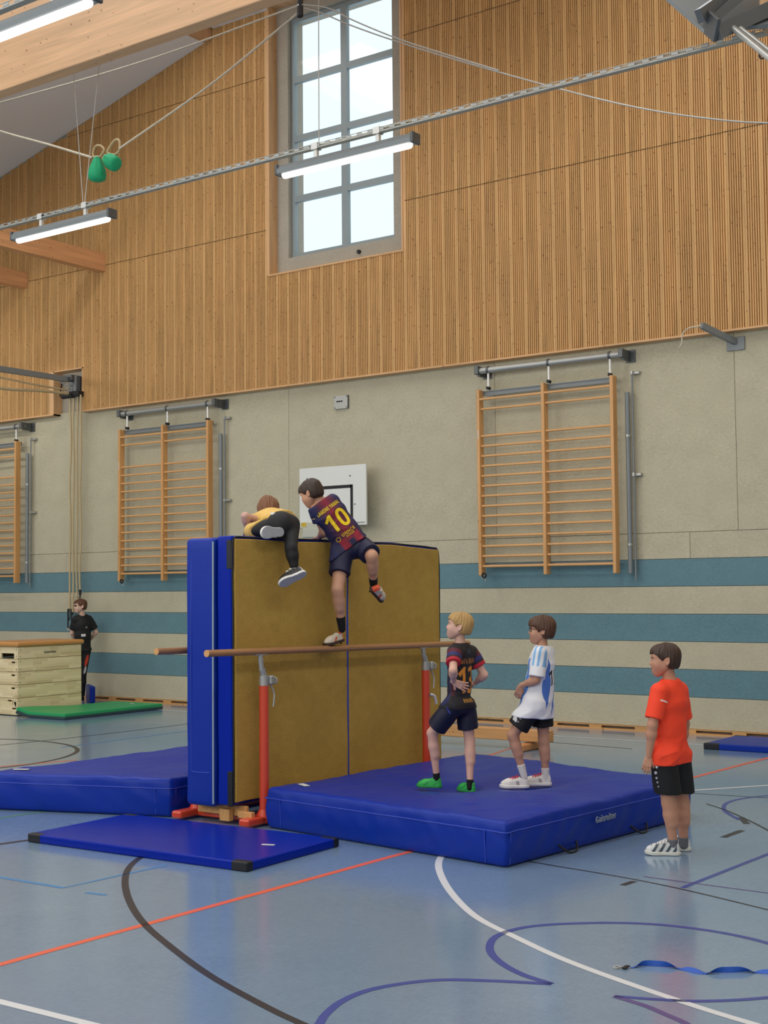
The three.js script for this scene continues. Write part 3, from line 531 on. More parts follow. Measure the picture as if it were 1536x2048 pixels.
landingMat('landing_mat', 'thick blue landing mat behind the upright mats', 'mat', [[-9.16, 8.2], [-7.58, 7.66], [-7.56, 5.0], [-9.02, 5.1]], .3, { dents: [[-8.3, 6.7, .03, .4]], tags: [[-9.0, 7.95, .5]] });
{
  // two soft mats standing on edge inside the parallel bars
  const fold = (o) => { o.x += .008 * N3(o.y * 2.2, o.z * 2.2, 4); o.y += .008 * N3(o.z * 2, 1, 2); if (o.y > .85) o.y -= .03 * THREE.MathUtils.smoothstep(-o.z, .6, 1.42); };
  const t = thing('soft_mat', 'soft mat standing on edge with its tan underside facing the waiting boys', 'mat', [-6.945, .15, 6.31]);
  part('cover', cushion(.075, 1.01, 1.41, .02, 6, 40, 40, fold).translate(-.01, 1.01, 0), M.vinylGloss, t);
  for (const s of [-1, 1]) { const hz = 1.40 / 2 - .012, g = cushion(.012, .985, hz, .008, 6, 40, 24, o => { o.z += s * .7; fold(o); }).translate(.074, 1.01, 0); part('tan_panel', g, M.tan, t); }
  part('edge_band', [box(.02, 1.96, .03, .07, 1.02, 0)], M.seam, t);
  part('edge_piping', tube([[.072, .03, 1.398], [.073, .7, 1.40], [.072, 1.4, 1.40], [.072, 1.99, 1.398], [.072, 2.008, 1.38], [.072, 2.012, 1.2], [.072, 2.012, 0], [.068, 2.005, -.8], [.066, 1.985, -1.3], [.066, 1.972, -1.39], [.068, 1.95, -1.402], [.070, 1, -1.404], [.070, .02, -1.40]], .0065, 260, 6), M.vinylDark, t);
  part('corner_patch', [rbox(.05, .22, .014, .005, .04, 1.88, 1.405), rbox(.05, .26, .014, .005, .045, .13, 1.405)], M.vinylDark, t);
  const b = thing('soft_mat', 'blue soft mat standing on edge behind the tan one', 'mat', [-7.19, .13, 6.33]);
  part('cover', cushion(.148, 1.015, 1.41, .035, 8, 40, 40, fold).translate(0, 1.015, 0), M.vinyl, b);
  part('edge_piping', tube([[.142, .03, 1.412], [.142, 1, 1.412], [.142, 2.0, 1.41]], .008, 60, 6), M.piping, b);
  part('seam', [tube([[-.09, .26, 1.408], [-.085, 1.1, 1.413], [-.09, 1.95, 1.406]], .004, 60, 5), tube([[-.14, .27, 1.40], [-.05, .255, 1.41], [.10, .26, 1.408]], .004, 30, 5)], M.seam, b);
  for (const y of [.32, .62, 1.0, 1.3, 1.6, 1.85]) part('fold_mark', rbox(.05, .006, .006, .003, -.115, y, 1.405), M.seam, b);
}
{
  const t = thing('gym_mat', 'flat glossy blue gym mat lying before the upright mats', 'mat', [-6.72, 0, 8.42]);
  const rot = -.035;
  const g = part('cover', cushion(.995, .03, .495, .012, 30, 6, 20, o => { o.y += .03; }), M.vinylGloss, t); t.rotation.y = .038;
  for (const [x, z] of [[-1, 1], [1, 1], [1, -1], [-1, -1]]) part('corner_patch', cushion(.066, .0312, .034, .012, 6, 6, 6, o => { o.x += x * .932; o.z += z * .463; o.y += .0305; }), M.vinylDark, t);
  part('label_tag', box(.09, .002, .03), M.paper, t, [.74, .0615, -.04]).rotation.y = .3;
}
{
  const t = thing('gym_mat', 'green gym mat with dark edges beside the vaulting box', 'mat', [-15.09, 0, 1.72]); t.rotation.y = .02;
  part('cover', cushion(.50, .025, .96, .01, 20, 6, 30, o => { o.y += .062; o.y += .05 * THREE.MathUtils.smoothstep(-o.x, .2, .5) * THREE.MathUtils.smoothstep(o.z, -.2, .9); }), M.green, t);
  part('edge', cushion(.505, .022, .965, .01, 20, 6, 30, o => { o.y += .024; o.y += .04 * THREE.MathUtils.smoothstep(-o.x, .2, .5) * THREE.MathUtils.smoothstep(o.z, -.2, .9); }), M.greenEdge, t);
  part('label_tag', box(.16, .002, .03), M.paper, t, [.1, .089, -.72]).rotation.y = -.5;
}
{
  const t = thing('gym_mat', 'blue gym mat lying near the end wall past the orange shirt boy', 'mat', [-4.95, 0, .86]);
  part('cover', cushion(.88, .033, .46, .012, 20, 6, 16, o => { o.y += .033; }), M.vinyl, t);
  for (const z of [-1, 1]) part('corner_patch', cushion(.09, .034, .035, .012, 6, 6, 6, o => { o.x -= .80; o.z += z * .43; o.y += .0335; }), M.vinylDark, t);
}
{
  const m = thing('mat_block', 'small blue mat standing on edge behind the vaulting box', 'mat', [-16.62, 0, .36]); part('cover', cushion(.30, .135, .04, .03, 10, 8, 6, o => { o.y += .135; }).rotateY(-.6), M.vinyl, m);
}
// ---------------------------------------------------------------- parallel bars that hold the upright mats
{
  const t = thing('parallel_bars', 'parallel bars with red posts clamping the upright mats', 'parallel bars', [-7.09, 0, 6.4]);
  const L = (x, y, z) => V(x + 7.09, y, z - 6.4);
  const barMat = std({ map: glulamTex, color: new THREE.Color().setRGB(.56, .45, .36), roughness: .38 });
  for (const [x, z0, z1, y0, y1] of [[-6.745, 8.13, 4.62, 1.307, 1.25], [-7.435, 7.95, 4.46, 1.30, 1.25]]) {
    const a = L(x, y0, z0), b = L(x, y1, z1); const g = rod(a, b, .0255, 18); g.scale(1, 1, 1); part('rail', g, barMat, t);
    part('rail_cap', rod(a, a.clone().add(V(0, 0, .006)), .0257, 18), M.beech, t);
    for (const z of [7.51, 5.33]) {
      const k = (z - z0) / (z1 - z0), yb = y0 + (y1 - y0) * k, s = x > -7 ? 1 : -1, px = x + s * .0;
      part('post', [rod(L(px, .12, z), L(px, 1.045, z), .036, 20)], M.red, t);
      part('clamp', [rod(L(px, 1.04, z), L(px, 1.115, z), .037, 18), rbox(.05, .07, .05, .012, px + 7.09 + .03 * s, 1.08, z - 6.4 - .045), new THREE.TorusGeometry(.022, .008, 8, 16).rotateY(.6).translate(px + 7.09 + .035 * s, 1.075, z - 6.4 - .075)], M.steel, t);
      part('swivel', [rod(L(px, 1.11, z), L(px, 1.17, z + .02), .024, 14), rod(L(px, 1.155, z + .025), L(px, yb - .02, z + .04), .02, 12), rbox(.03, .01, .13, .004, px + 7.09, yb - .024, z - 6.4 + .035)], M.steel, t);
      part('lever', tube([L(px + .02 * s, 1.05, z - .05), L(px + .035 * s, .98, z - .075), L(px + .04 * s, .93, z - .07), L(px + .04 * s, .88, z - .06)], .008, 24, 7), M.steel, t);
    }
  }
  part('lever', tube([L(-6.7, .83, 5.34), L(-6.69, .81, 5.28), L(-6.69, .74, 5.25)], .014, 16, 7), M.rod, t);
  for (const x of [-6.745, -7.435]) part('base_rail', rbox(.10, .06, 2.7, .02, x + 7.09, .045, 0), M.red, t);
  for (const z of [7.51, 5.33]) { part('base_cross', rbox(.80, .05, .09, .015, 0, .04, z - 6.4), M.red, t); }
  part('post_foot', [new THREE.ConeGeometry(.07, .12, 18).translate(-.345, .12, 1.11), new THREE.ConeGeometry(.07, .12, 18).translate(.345, .12, 1.11)], M.red, t);
  part('base_board', [rbox(.5, .08, .03, .006, .0, .1, 1.19), rbox(.14, .05, .04, .006, .28, .085, 1.24), rbox(.10, .09, .05, .006, .08, .07, 1.24)], M.beech, t);
}
// ---------------------------------------------------------------- vaulting box
{
  const t = thing('vaulting_box', 'pale pine vaulting box of stacked sections with padded top', 'vaulting box', [-16.04, 0, 1.99]);
  seed = 77; const blocks = []; for (let r = 0; r < 5; r++) { let x = 0; while (x < 1) { const w = rr(.12, .4); blocks.push([x, r / 5, Math.min(1, x + w), (r + 1) / 5, rr(-16, 12), rr(-5, 9)]); x += w; } }
  const pine = dataTex(512, 256, (u, v) => { const b = blocks.find(q => u >= q[0] && u < q[2] && v >= q[1] && v < q[3]) || blocks[0], g = N3(u * 6 + b[4], v * 60, b[5]) * 9; return [232 + b[4] + g, 214 + b[4] * 1.1 + g - b[5] * .4, 168 + b[4] * 1.3 + g]; }, true, 1 / 1.25, 1 / .2);
  const pm = std({ map: pine, roughness: .5 }), ys = [.012, .252, .441, .627, .812, .985];
  for (let i = 0; i < 5; i++) {
    const y0 = ys[i], y1 = ys[i + 1] - .006, k = 1 - y0 * .012, hx = .37 * k, hz = .6 * k, s = .024, g = [];
    // end board with its hand holes cut right through
    const endBoard = (cuts) => { const w = hx - s - .001, sh = new THREE.Shape(); sh.moveTo(-w, y0); sh.lineTo(w, y0); sh.lineTo(w, y1); sh.lineTo(-w, y1); for (const [a, b, c, d] of cuts) { const q = new THREE.Path(); q.moveTo(a, c); q.lineTo(a, d); q.lineTo(b, d); q.lineTo(b, c); q.closePath(); sh.holes.push(q); } return new THREE.ExtrudeGeometry(sh, { depth: s, bevelEnabled: false }).translate(0, 0, hz - s); };
    const cuts = i === 4 ? [[.0, .285, .815, .89]] : i > 0 ? [[.225, .31, y1 - .058, y1 - .032]] : [[.155, .245, .20, .222], [.285, .345, .196, .218], [.256, .274, .15, .222], [.25, .34, .09, .113]];
    const sec = part('section', metric(merge([rbox(s, y1 - y0, hz * 2, .003, hx - s / 2, (y0 + y1) / 2, 0, 1), rbox(s, y1 - y0, hz * 2, .003, -hx + s / 2, (y0 + y1) / 2, 0, 1), rbox(hx * 2 - 2 * s, y1 - y0, s, .003, 0, (y0 + y1) / 2, -hz + s / 2, 1), endBoard(cuts)]), i * .31, i * .2), pm, t);
    for (const yy of [y0 + .035, y1 - .035]) { part('screw', new THREE.CylinderGeometry(.007, .007, .003, 8).rotateZ(Math.PI / 2).translate(hx + .001, yy, hz - .045), M.darkSteel, sec); part('screw', new THREE.CylinderGeometry(.007, .007, .003, 8).rotateX(Math.PI / 2).translate(hx - .03, yy, hz + .001), M.darkSteel, sec); }
  }
  part('padded_top', cushion(.40, .036, .635, .03, 16, 8, 24, o => { o.y += 1.018; }), phy({ color: new THREE.Color('#c98f4e'), roughness: .5, clearcoat: .2 }), t);
  const tg = new TextGeometry('Gaisreiter', { font, size: .035, depth: .002, curveSegments: 2 }).rotateY(Math.PI / 2); part('maker_print', tg, M.dark, t, [.3665, .875, .12]);
}
// ---------------------------------------------------------------- low practice beam
{
  const t = thing('balance_beam', 'low wooden balance beam on small feet by the end wall', 'balance beam', [-8.6, 0, 2.33]);
  part('beam', metric(rbox(2.9, .13, .12, .012, 0, .155, 0, 2), 0, 0, true), std({ map: glulamTex, color: new THREE.Color().setRGB(.88, .72, .48), roughness: .5 }), t);
  for (const x of [-1.1, 1.17]) part('foot', metric(rbox(.14, .075, .5, .02, x, .0375, 0, 2)), std({ map: glulamTex, color: new THREE.Color().setRGB(.88, .64, .44), roughness: .5 }), t);
}
// ---------------------------------------------------------------- lanyard on the floor
{
  const t = thing('lanyard', 'twisted blue lanyard with a metal clip dropped on the floor', 'lanyard', [-2.5, 0, 9.4]);
  const C = new THREE.CatmullRomCurve3([[-2.80, 9.497], [-2.759, 9.43], [-2.63, 9.385], [-2.50, 9.40], [-2.414, 9.33], [-2.302, 9.25], [-2.18, 9.22], [-2.02, 9.18]].map(p => V(p[0] + 2.5, .012, p[1] - 9.4)));
  const pos = [], idx = [], n = 160, hw = .0125;
  for (let i = 0; i <= n; i++) {
    const s = i / n, p = C.getPointAt(s), d = C.getTangentAt(s), sd = V(-d.z, 0, d.x), a = .35 + 1.25 * Math.sin(s * 15.5 - .6) + .2, w = hw * Math.min(1, s * 14 + .35), e = sd.multiplyScalar(Math.cos(a) * w).add(V(0, Math.sin(a) * w, 0));
    const y = .0015 + Math.abs(Math.sin(a) * w); for (const [k, th] of [[1, .0007], [-1, .0007], [-1, -.0007], [1, -.0007]]) pos.push(p.x + e.x * k, y + e.y * k + th, p.z + e.z * k);
    if (i) { const b = i * 4; for (let q = 0; q < 4; q++) { const r = (q + 1) % 4; idx.push(b - 4 + q, b + q, b - 4 + r, b - 4 + r, b + q, b + r); } }
  }
  const g = new THREE.BufferGeometry(); g.setAttribute('position', new THREE.Float32BufferAttribute(pos, 3)); g.setIndex(idx); const g2 = g.toNonIndexed(); g2.computeVertexNormals();
  part('ribbon', g2, std({ color: new THREE.Color('#1f56b8'), roughness: .55, side: THREE.DoubleSide }), t);
  part('clasp', rbox(.02, .006, .05, .002, -.315, .008, .115), M.black, t);
  part('clip', [tube([[-.335, .008, .13], [-.35, .012, .137], [-.36, .008, .15], [-.345, .006, .152]], .0035, 24, 6, true), rbox(.012, .008, .02, .002, -.325, .006, .122)], M.steel, t);
}
// ---------------------------------------------------------------- people
const smin = (a, b, k) => { const h = Math.max(k - Math.abs(a - b), 0) / k; return Math.min(a, b) - h * h * k * .25; };
const smax = (a, b, k) => -smin(-a, -b, k);
// distance to a tapered capsule; 'ax' and 'f' flatten it along one direction
function cap(a, b, ra, rb, ax, f) {
  const bx = b.x - a.x, by = b.y - a.y, bz = b.z - a.z, bb = bx * bx + by * by + bz * bz || 1e-9;
  return (x, y, z) => {
    const px = x - a.x, py = y - a.y, pz = z - a.z; let t = (px * bx + py * by + pz * bz) / bb; t = t < 0 ? 0 : t > 1 ? 1 : t;
    let qx = px - bx * t, qy = py - by * t, qz = pz - bz * t;
    if (ax) { const d = (qx * ax.x + qy * ax.y + qz * ax.z) * (1 / f - 1); qx += ax.x * d; qy += ax.y * d; qz += ax.z * d; }
    return (Math.sqrt(qx * qx + qy * qy + qz * qz) - (ra + (rb - ra) * t)) * (ax ? .5 + .5 * Math.min(f, 1) : 1);
  };
}
const ell = (cx, cy, cz, rx, ry, rz) => (x, y, z) => { const a = (x - cx) / rx, b = (y - cy) / ry, c = (z - cz) / rz, k = Math.sqrt(a * a + b * b + c * c), g = Math.sqrt((a / rx) ** 2 + (b / ry) ** 2 + (c / rz) ** 2) || 1; return k < 1e-6 ? -Math.min(rx, ry, rz) : k * (k - 1) / g; };
const union = (k, ...fs) => (x, y, z) => { let d = fs[0](x, y, z); for (let i = 1; i < fs.length; i++) d = smin(d, fs[i](x, y, z), k); return d; };
const half = (p, n) => (x, y, z) => (x - p.x) * n.x + (y - p.y) * n.y + (z - p.z) * n.z;       // negative behind the plane
// surface of a distance field on a grid (surface nets)
function skinField(f, lo, hi, c) {
  const nx = Math.ceil((hi.x - lo.x) / c) + 1, ny = Math.ceil((hi.y - lo.y) / c) + 1, nz = Math.ceil((hi.z - lo.z) / c) + 1, F = new Float32Array(nx * ny * nz), B = 4, sx = 1, sy = nx, sz = nx * ny;
  for (let k = 0; k < nz; k += B) for (let j = 0; j < ny; j += B) for (let i = 0; i < nx; i += B) {
    const d = f(lo.x + (i + 1.5) * c, lo.y + (j + 1.5) * c, lo.z + (k + 1.5) * c), far = Math.abs(d) > c * B * 2.2;
    for (let kk = k; kk < Math.min(nz, k + B); kk++) for (let jj = j; jj < Math.min(ny, j + B); jj++) for (let ii = i; ii < Math.min(nx, i + B); ii++) F[ii + jj * sy + kk * sz] = far ? d : f(lo.x + ii * c, lo.y + jj * c, lo.z + kk * c);
  }
  const id = new Int32Array(nx * ny * nz).fill(-1), pos = [], idx = [];
  const cor = [0, 1, sy, sy + 1, sz, sz + 1, sz + sy, sz + sy + 1], edges = [[0, 1], [2, 3], [4, 5], [6, 7], [0, 2], [1, 3], [4, 6], [5, 7], [0, 4], [1, 5], [2, 6], [3, 7]];
  for (let k = 0; k < nz - 1; k++) for (let j = 0; j < ny - 1; j++) for (let i = 0; i < nx - 1; i++) {
    const o = i + j * sy + k * sz; let m = 0; for (let q = 0; q < 8; q++) if (F[o + cor[q]] < 0) m |= 1 << q;
    if (m === 0 || m === 255) continue;
    let x = 0, y = 0, z = 0, n = 0;
    for (const [a, b] of edges) { const fa = F[o + cor[a]], fb = F[o + cor[b]]; if (fa < 0 === fb < 0) continue; const t = fa / (fa - fb); x += (a & 1) + ((b & 1) - (a & 1)) * t; y += (a >> 1 & 1) + ((b >> 1 & 1) - (a >> 1 & 1)) * t; z += (a >> 2) + ((b >> 2) - (a >> 2)) * t; n++; }
    id[o] = pos.length / 3; pos.push(lo.x + (i + x / n) * c, lo.y + (j + y / n) * c, lo.z + (k + z / n) * c);
  }
  for (let k = 1; k < nz - 1; k++) for (let j = 1; j < ny - 1; j++) for (let i = 1; i < nx - 1; i++) {
    const o = i + j * sy + k * sz, a = F[o] < 0;
    const quad = (p, q, r, s, flip) => { if (p < 0 || q < 0 || r < 0 || s < 0) return; if (flip) idx.push(p, r, q, p, s, r); else idx.push(p, q, r, p, r, s); };
    if (a !== F[o + sx] < 0) quad(id[o - sy - sz], id[o - sz], id[o], id[o - sy], !a);
    if (a !== F[o + sy] < 0) quad(id[o - sx - sz], id[o - sx], id[o], id[o - sz], !a);
    if (a !== F[o + sz] < 0) quad(id[o - sx - sy], id[o - sy], id[o], id[o - sx], !a);
  }
  const g = new THREE.BufferGeometry(); g.setAttribute('position', new THREE.Float32BufferAttribute(pos, 3)); g.setIndex(idx);
  const nr = new Float32Array(pos.length), e = c * .6;
  for (let i = 0; i < pos.length; i += 3) { const x = pos[i], y = pos[i + 1], z = pos[i + 2]; let a = f(x + e, y, z) - f(x - e, y, z), b = f(x, y + e, z) - f(x, y - e, z), d = f(x, y, z + e) - f(x, y, z - e); const l = Math.hypot(a, b, d) || 1; nr[i] = a / l; nr[i + 1] = b / l; nr[i + 2] = d / l; }
  g.setAttribute('normal', new THREE.BufferAttribute(nr, 3));
  g.setAttribute('uv', new THREE.BufferAttribute(new Float32Array(pos.length / 3 * 2), 2));
  return g;
}
function bounds(pts, m) { const b = new THREE.Box3().setFromPoints(pts); return [b.min.subScalar(m), b.max.addScalar(m)]; }
const basis = (x, y, z, p) => new THREE.Matrix4().makeBasis(x, y, z).setPosition(p);
function paintBy(g, fn) { const p = g.attributes.position, n = g.attributes.normal, c = new Float32Array(p.count * 3), k = new THREE.Color(); for (let i = 0; i < p.count; i++) { k.set(fn(p.getX(i), p.getY(i), p.getZ(i), n.getX(i), n.getY(i), n.getZ(i))); c[3 * i] = k.r; c[3 * i + 1] = k.g; c[3 * i + 2] = k.b; } g.setAttribute('color', new THREE.BufferAttribute(c, 3)); return g; }

// head in its own frame: x to the person's left ear, y up, z out of the face; chin at -.105, crown at .105
function headField(fat = 1) {
  const base = union(.035, ell(0, .026, -.014, .070, .076, .090), ell(0, -.018, .028, .057 * fat, .074, .056), cap(V(0, -.084, .056), V(0, -.074, .062), .019, .020), cap(V(0, -.045, .060), V(0, -.06, .060), .022, .022), cap(V(.040 * fat, -.045, .004), V(.012, -.083, .05), .022, .018), cap(V(-.040 * fat, -.045, .004), V(-.012, -.083, .05), .022, .018), ell(.032, -.028, .055, .026, .03, .026), ell(-.032, -.028, .055, .026, .03, .026), ell(0, .045, .055, .045, .03, .028));
  const nose = union(.008, cap(V(0, .010, .081), V(0, -.021, .096), .006, .0088), cap(V(.009, -.025, .087), V(-.009, -.025, .087), .0072, .0072));
  const lips = union(.004, cap(V(.016, -.0485, .0815), V(-.016, -.0485, .0815), .0058, .0058), cap(V(.013, -.0575, .0800), V(-.013, -.0575, .0800), .0060, .0060));
  const brow = union(.01, cap(V(.014, .022, .080), V(.044, .020, .066), .008, .006), cap(V(-.014, .022, .080), V(-.044, .020, .066), .008, .006));
  const soc = [ell(.031, .005, .092, .017, .010, .014), ell(-.031, .005, .092, .017, .010, .014)];
  const ear = s => { const o = ell(s * .074, -.006, -.012, .012, .031, .019), i = ell(s * .088, -.004, -.008, .010, .02, .011); return (x, y, z) => smax(o(x + s * (z + .012) * .35 * s * s, y, z + y * .12), -i(x, y, z), .006); };
  const e1 = ear(1), e2 = ear(-1);
  return (x, y, z) => { let d = base(x, y, z); d = smin(d, brow(x, y, z), .015); d = smax(d, -soc[0](x, y, z), .014); d = smax(d, -soc[1](x, y, z), .014); d = smin(d, nose(x, y, z), .012); d = smin(d, lips(x, y, z), .006); d = smin(d, e1(x, y, z), .006); d = smin(d, e2(x, y, z), .006); return d; };
}
function hairField(o) {
  const { puff = .013, fringe = .045, side = .02, nape = -.055, wave = .003, cover = 0 } = o;
  const shell = union(.03, ell(0, .030, -.016, .072 + puff, .078 + puff, .092 + puff), ell(0, -.02, -.045, .060 + puff * .8, .062, .052 + puff), ell(0, .052, .045, .050 + puff * .6, .036 + puff * .6, .04 + puff));
  const earCut = [ell(.082, -.012, -.006, .030, .030 - cover, .026), ell(-.082, -.012, -.006, .030, .030 - cover, .026)];
  return (x, y, z) => {
    const th = Math.atan2(x, z + .02), rr2 = Math.hypot(x, z + .02), str = wave * (1.5 * N3(th * 9 + 3, y * 9, rr2 * 14) + .9 * N3(th * 19, y * 12 + 5, rr2 * 20) + .5 * N3(th * 40, y * 16, rr2 * 30)) + wave * 1.7 * N3(x * 13 + 7, y * 13, z * 13);
    let d = shell(x, y, z) + str;
    const fr = fringe + .012 * N3(x * 45, 2, z * 45) + .006 * N3(x * 110, 4, z * 110) + (o.part ? x * o.part : 0);
    const zs = side + THREE.MathUtils.clamp(y, -.09, .05) * .85 + .008 * N3(x * 40, y * 60, 3);
    const keep = smin(fr - y, z - zs, .012);
    d = smax(d, keep, .008); d = smax(d, nape - y + N3(x * 60, 1, z * 60) * .004, .01);
    if (!o.overEar) { d = smax(d, -earCut[0](x, y, z), .008); d = smax(d, -earCut[1](x, y, z), .008); }
    return d;
  };
}
// hand in its own frame: origin at the wrist, y along the fingers, x to the thumb side, z out of the palm
function handField(curl, spread, thumb) {
  const fs = [cap(V(0, -.01, 0), V(0, .02, 0), .017, .019, V(0, 0, 1), .8)];
  const X = [.024, .008, -.008, -.0235], Ln = [.062, .070, .065, .05];
  X.forEach((x, i) => {
    const kn = V(x, .074 - Math.abs(i - 1.2) * .004, 0); fs.push(cap(V(x * .6, .012, 0), kn, .0125, .0100));
    let p = kn.clone(), a = curl * .45; const sp = (1.3 - i) * spread;
    [.45, .31, .24].forEach((fr, j) => { const l = Ln[i] * fr, q = p.clone().add(V(Math.sin(sp) * l, Math.cos(a) * l, Math.sin(a) * l)); fs.push(cap(p, q, .0078 - j * .0008, .0072 - j * .0008)); p = q; a += curl; });
  });
  const t0 = V(.016, .018, .004), t1 = t0.clone().add(V(Math.sin(thumb) * .036, Math.cos(thumb) * .036, .008)), t2 = t1.clone().add(V(Math.sin(thumb * .75) * .028, Math.cos(thumb * .75) * .028, .006 + curl * .006));
  fs.push(cap(t0, t1, .0115, .0088), cap(t1, t2, .0085, .0070));
  return (x, y, z) => { let d = fs[0](x, y, z); for (let i = 1; i < fs.length; i++) d = smin(d, fs[i](x, y, z), .0045); return d; };
}
function handGeo(o) { return skinField(handField(o.curl ?? .45, o.spread ?? .06, o.thumb ?? .6), V(-.06, -.035, -.07), V(.075, .155, .085), .0028); }
// shoe in its own frame: origin under the heel, z to the toe, y up; .22 long
function shoeFields() {
  const foot = (x, z, g) => { const C = [[0, .030, .030], [.002, .085, .027], [.004, .145, .037], [.002, .178, .031]]; let d = 1; C.forEach(([cx, cz, r], i) => { const q = Math.hypot(x - cx, z - cz) - r - g; d = i ? smin(d, q, .05) : q; }); return d; };
  const sole = (x, y, z) => smax(foot(x, z, .004), Math.abs(y - .012 - Math.max(0, z - .16) * .1) - .012, .006);
  const up = union(.03, cap(V(0, .045, .034), V(0, .072, .040), .029, .030), cap(V(0, .05, .06), V(.002, .036, .15), .034, .030), cap(V(.002, .032, .15), V(.002, .028, .182), .034, .026), cap(V(0, .03, .035), V(.002, .03, .12), .032, .031));
  const hole = cap(V(0, .075, .045), V(0, .16, .045), .026, .032);
  const upper = (x, y, z) => { let d = smax(up(x, y, z), foot(x, z, -.0015), .01); d = smax(d, .016 - y, .006); return smax(d, -hole(x, y, z), .006); };
  return { sole, upper };
}
const shoeShape = shoeFields();
const shoeSole = skinField(shoeShape.sole, V(-.06, -.015, -.02), V(.06, .045, .235), .004), shoeUpper = skinField(shoeShape.upper, V(-.06, 0, -.02), V(.06, .125, .235), .0035);

const skinMat = c => phy({ color: new THREE.Color(c), roughness: .55, sheen: .15, sheenColor: new THREE.Color('#ffd8c8'), vertexColors: true });
const clothBump = dataTex(256, 256, (u, v) => { const n = 128 + tnoise(u, v, 90, 90, 3.4) * 60 + tnoise(u, v, 8, 14, 9) * 60; return [n, n, n]; }, false, 4, 4);
function cloth(c, rough = .8) { return phy({ color: new THREE.Color(c), roughness: rough, sheen: .2, sheenRoughness: .6 }); }

function person(o) {
  const J = {}; for (const k in o.J) J[k] = V(...o.J[k]);
  const base = V(...o.base), s = o.size, t = thing('person', o.label, 'person', o.base);
  const put = g => g.translate(-base.x, -base.y, -base.z);
  const U = J.neck.clone().sub(J.pelvis).normalize(), Lf = J.shL.clone().sub(J.shR); Lf.addScaledVector(U, -Lf.dot(U)).normalize(); const F = Lf.clone().cross(U);
  const Hd = J.hiL.clone().sub(J.hiR).normalize();
  const lerp = (a, b, k) => a.clone().lerp(b, k);
  // ---- body
  const f = [];
  const thick = o.thick || 1, q = s * thick, lq = s * (o.legs || thick);
  f.push(cap(J.pelvis, lerp(J.pelvis, J.neck, .45), .088 * q, .082 * q, F, .72), cap(lerp(J.pelvis, J.neck, .45), lerp(J.pelvis, J.neck, .8), .085 * q, .098 * q, F, .66));
  f.push(cap(lerp(J.shL, J.shR, .12), lerp(J.shL, J.shR, .88), .044 * q, .044 * q), cap(lerp(J.hiL, J.hiR, .1), lerp(J.hiL, J.hiR, .9), .078 * q, .078 * q));
  f.push(cap(J.neck.clone().addScaledVector(U, -.03 * s), J.headBase ? V(...o.J.headBase) : lerp(J.neck, J.head, .62), .043 * q, .041 * q));
  for (const k of ['L', 'R']) {
    f.push(cap(J['sh' + k], J['el' + k], .040 * q, .030 * q), cap(J['el' + k], lerp(J['el' + k], J['wr' + k], .3), .030 * q, .031 * q), cap(lerp(J['el' + k], J['wr' + k], .3), J['wr' + k], .031 * q, .0205 * q));
    f.push(cap(J['hi' + k], J['kn' + k], .068 * lq, .045 * lq), cap(J['kn' + k], lerp(J['kn' + k], J['an' + k], .3), .043 * lq, .043 * lq));
    const d = J['an' + k].clone().sub(J['kn' + k]).normalize(), bk = o.calf && o.calf[k] ? V(...o.calf[k]) : F.clone().negate();
    bk.addScaledVector(d, -bk.dot(d)).normalize();
    f.push(cap(lerp(J['kn' + k], J['an' + k], .12).addScaledVector(bk, .010 * s), lerp(J['kn' + k], J['an' + k], .5).addScaledVector(bk, .012 * s), .035 * lq, .036 * lq), cap(lerp(J['kn' + k], J['an' + k], .3), J['an' + k], .042 * lq, .0265 * lq));
  }
  const bodyF = (x, y, z) => { let d = f[0](x, y, z); for (let i = 1; i < f.length; i++) { const e = f[i](x, y, z); d = smin(d, e, .022); } return d; };
  const all = Object.values(J);
  const [lo, hi] = bounds(all, .13 * s);
  const parts = [skinField(bodyF, lo, hi, .010)];
  // head
  const hz = V(...o.look).normalize(), hx = V(...(o.headUp || [0, 1, 0])).cross(hz).normalize(), hy = hz.clone().cross(hx), hs = o.headSize || 1;
  const HM = basis(hx, hy, hz, J.head).scale(V(hs, hs, hs));
  const hf = headField(o.fat || 1), hg = skinField(hf, V(-.11, -.12, -.13), V(.11, .125, .13), .0034);
  const skinC = new THREE.Color(o.skin), lipC = new THREE.Color(o.lips || '#e0a8a0');
  paintBy(hg, (x, y, z) => (z > .07 && y < -.047 && y > -.064 && Math.abs(x) < .02) ? '#d99a92' : (y > .020 && y < .027 && z > .055 && Math.abs(x) > .014 && Math.abs(x) < .05) ? (o.brow || '#a88670') : '#ffffff');
  parts.push(hg.applyMatrix4(HM));
  // hands
  for (const k of ['L', 'R']) { const h = o.hands && o.hands[k]; if (!h) continue; const y = V(...h.dir).normalize(), zz = V(...h.palm); zz.addScaledVector(y, -zz.dot(y)).normalize(); let x = y.clone().cross(zz); let g = handGeo(h); if (h.mirror) { g.scale(-1, 1, 1); g.setIndex(Array.from(g.index.array).map((v, i, a) => a[i - i % 3 + [0, 2, 1][i % 3]])); } g.applyMatrix4(basis(x, y, zz, J['wr' + k].clone()).scale(V(h.size || o.handSize || .9, h.size || o.handSize || .9, h.size || o.handSize || .9))); parts.push(g); }
  parts.forEach(g => { if (!g.attributes.color) paintBy(g, () => '#ffffff'); });
  const body = part('body', put(mergeGeometries(parts)), skinMat(o.skin), t);
  for (const sx of [-1, 1]) { const e = part('eye', put(new THREE.SphereGeometry(.0110, 14, 12).translate(sx * .0295, .0040, .0715).applyMatrix4(HM)), std({ color: new THREE.Color('#c9c2ba'), roughness: .3 }), body); part('iris', put(new THREE.SphereGeometry(.0074, 12, 10).translate(sx * .0295, .0040, .0762).applyMatrix4(HM)), std({ color: new THREE.Color('#2a1d16'), roughness: .2 }), body); }
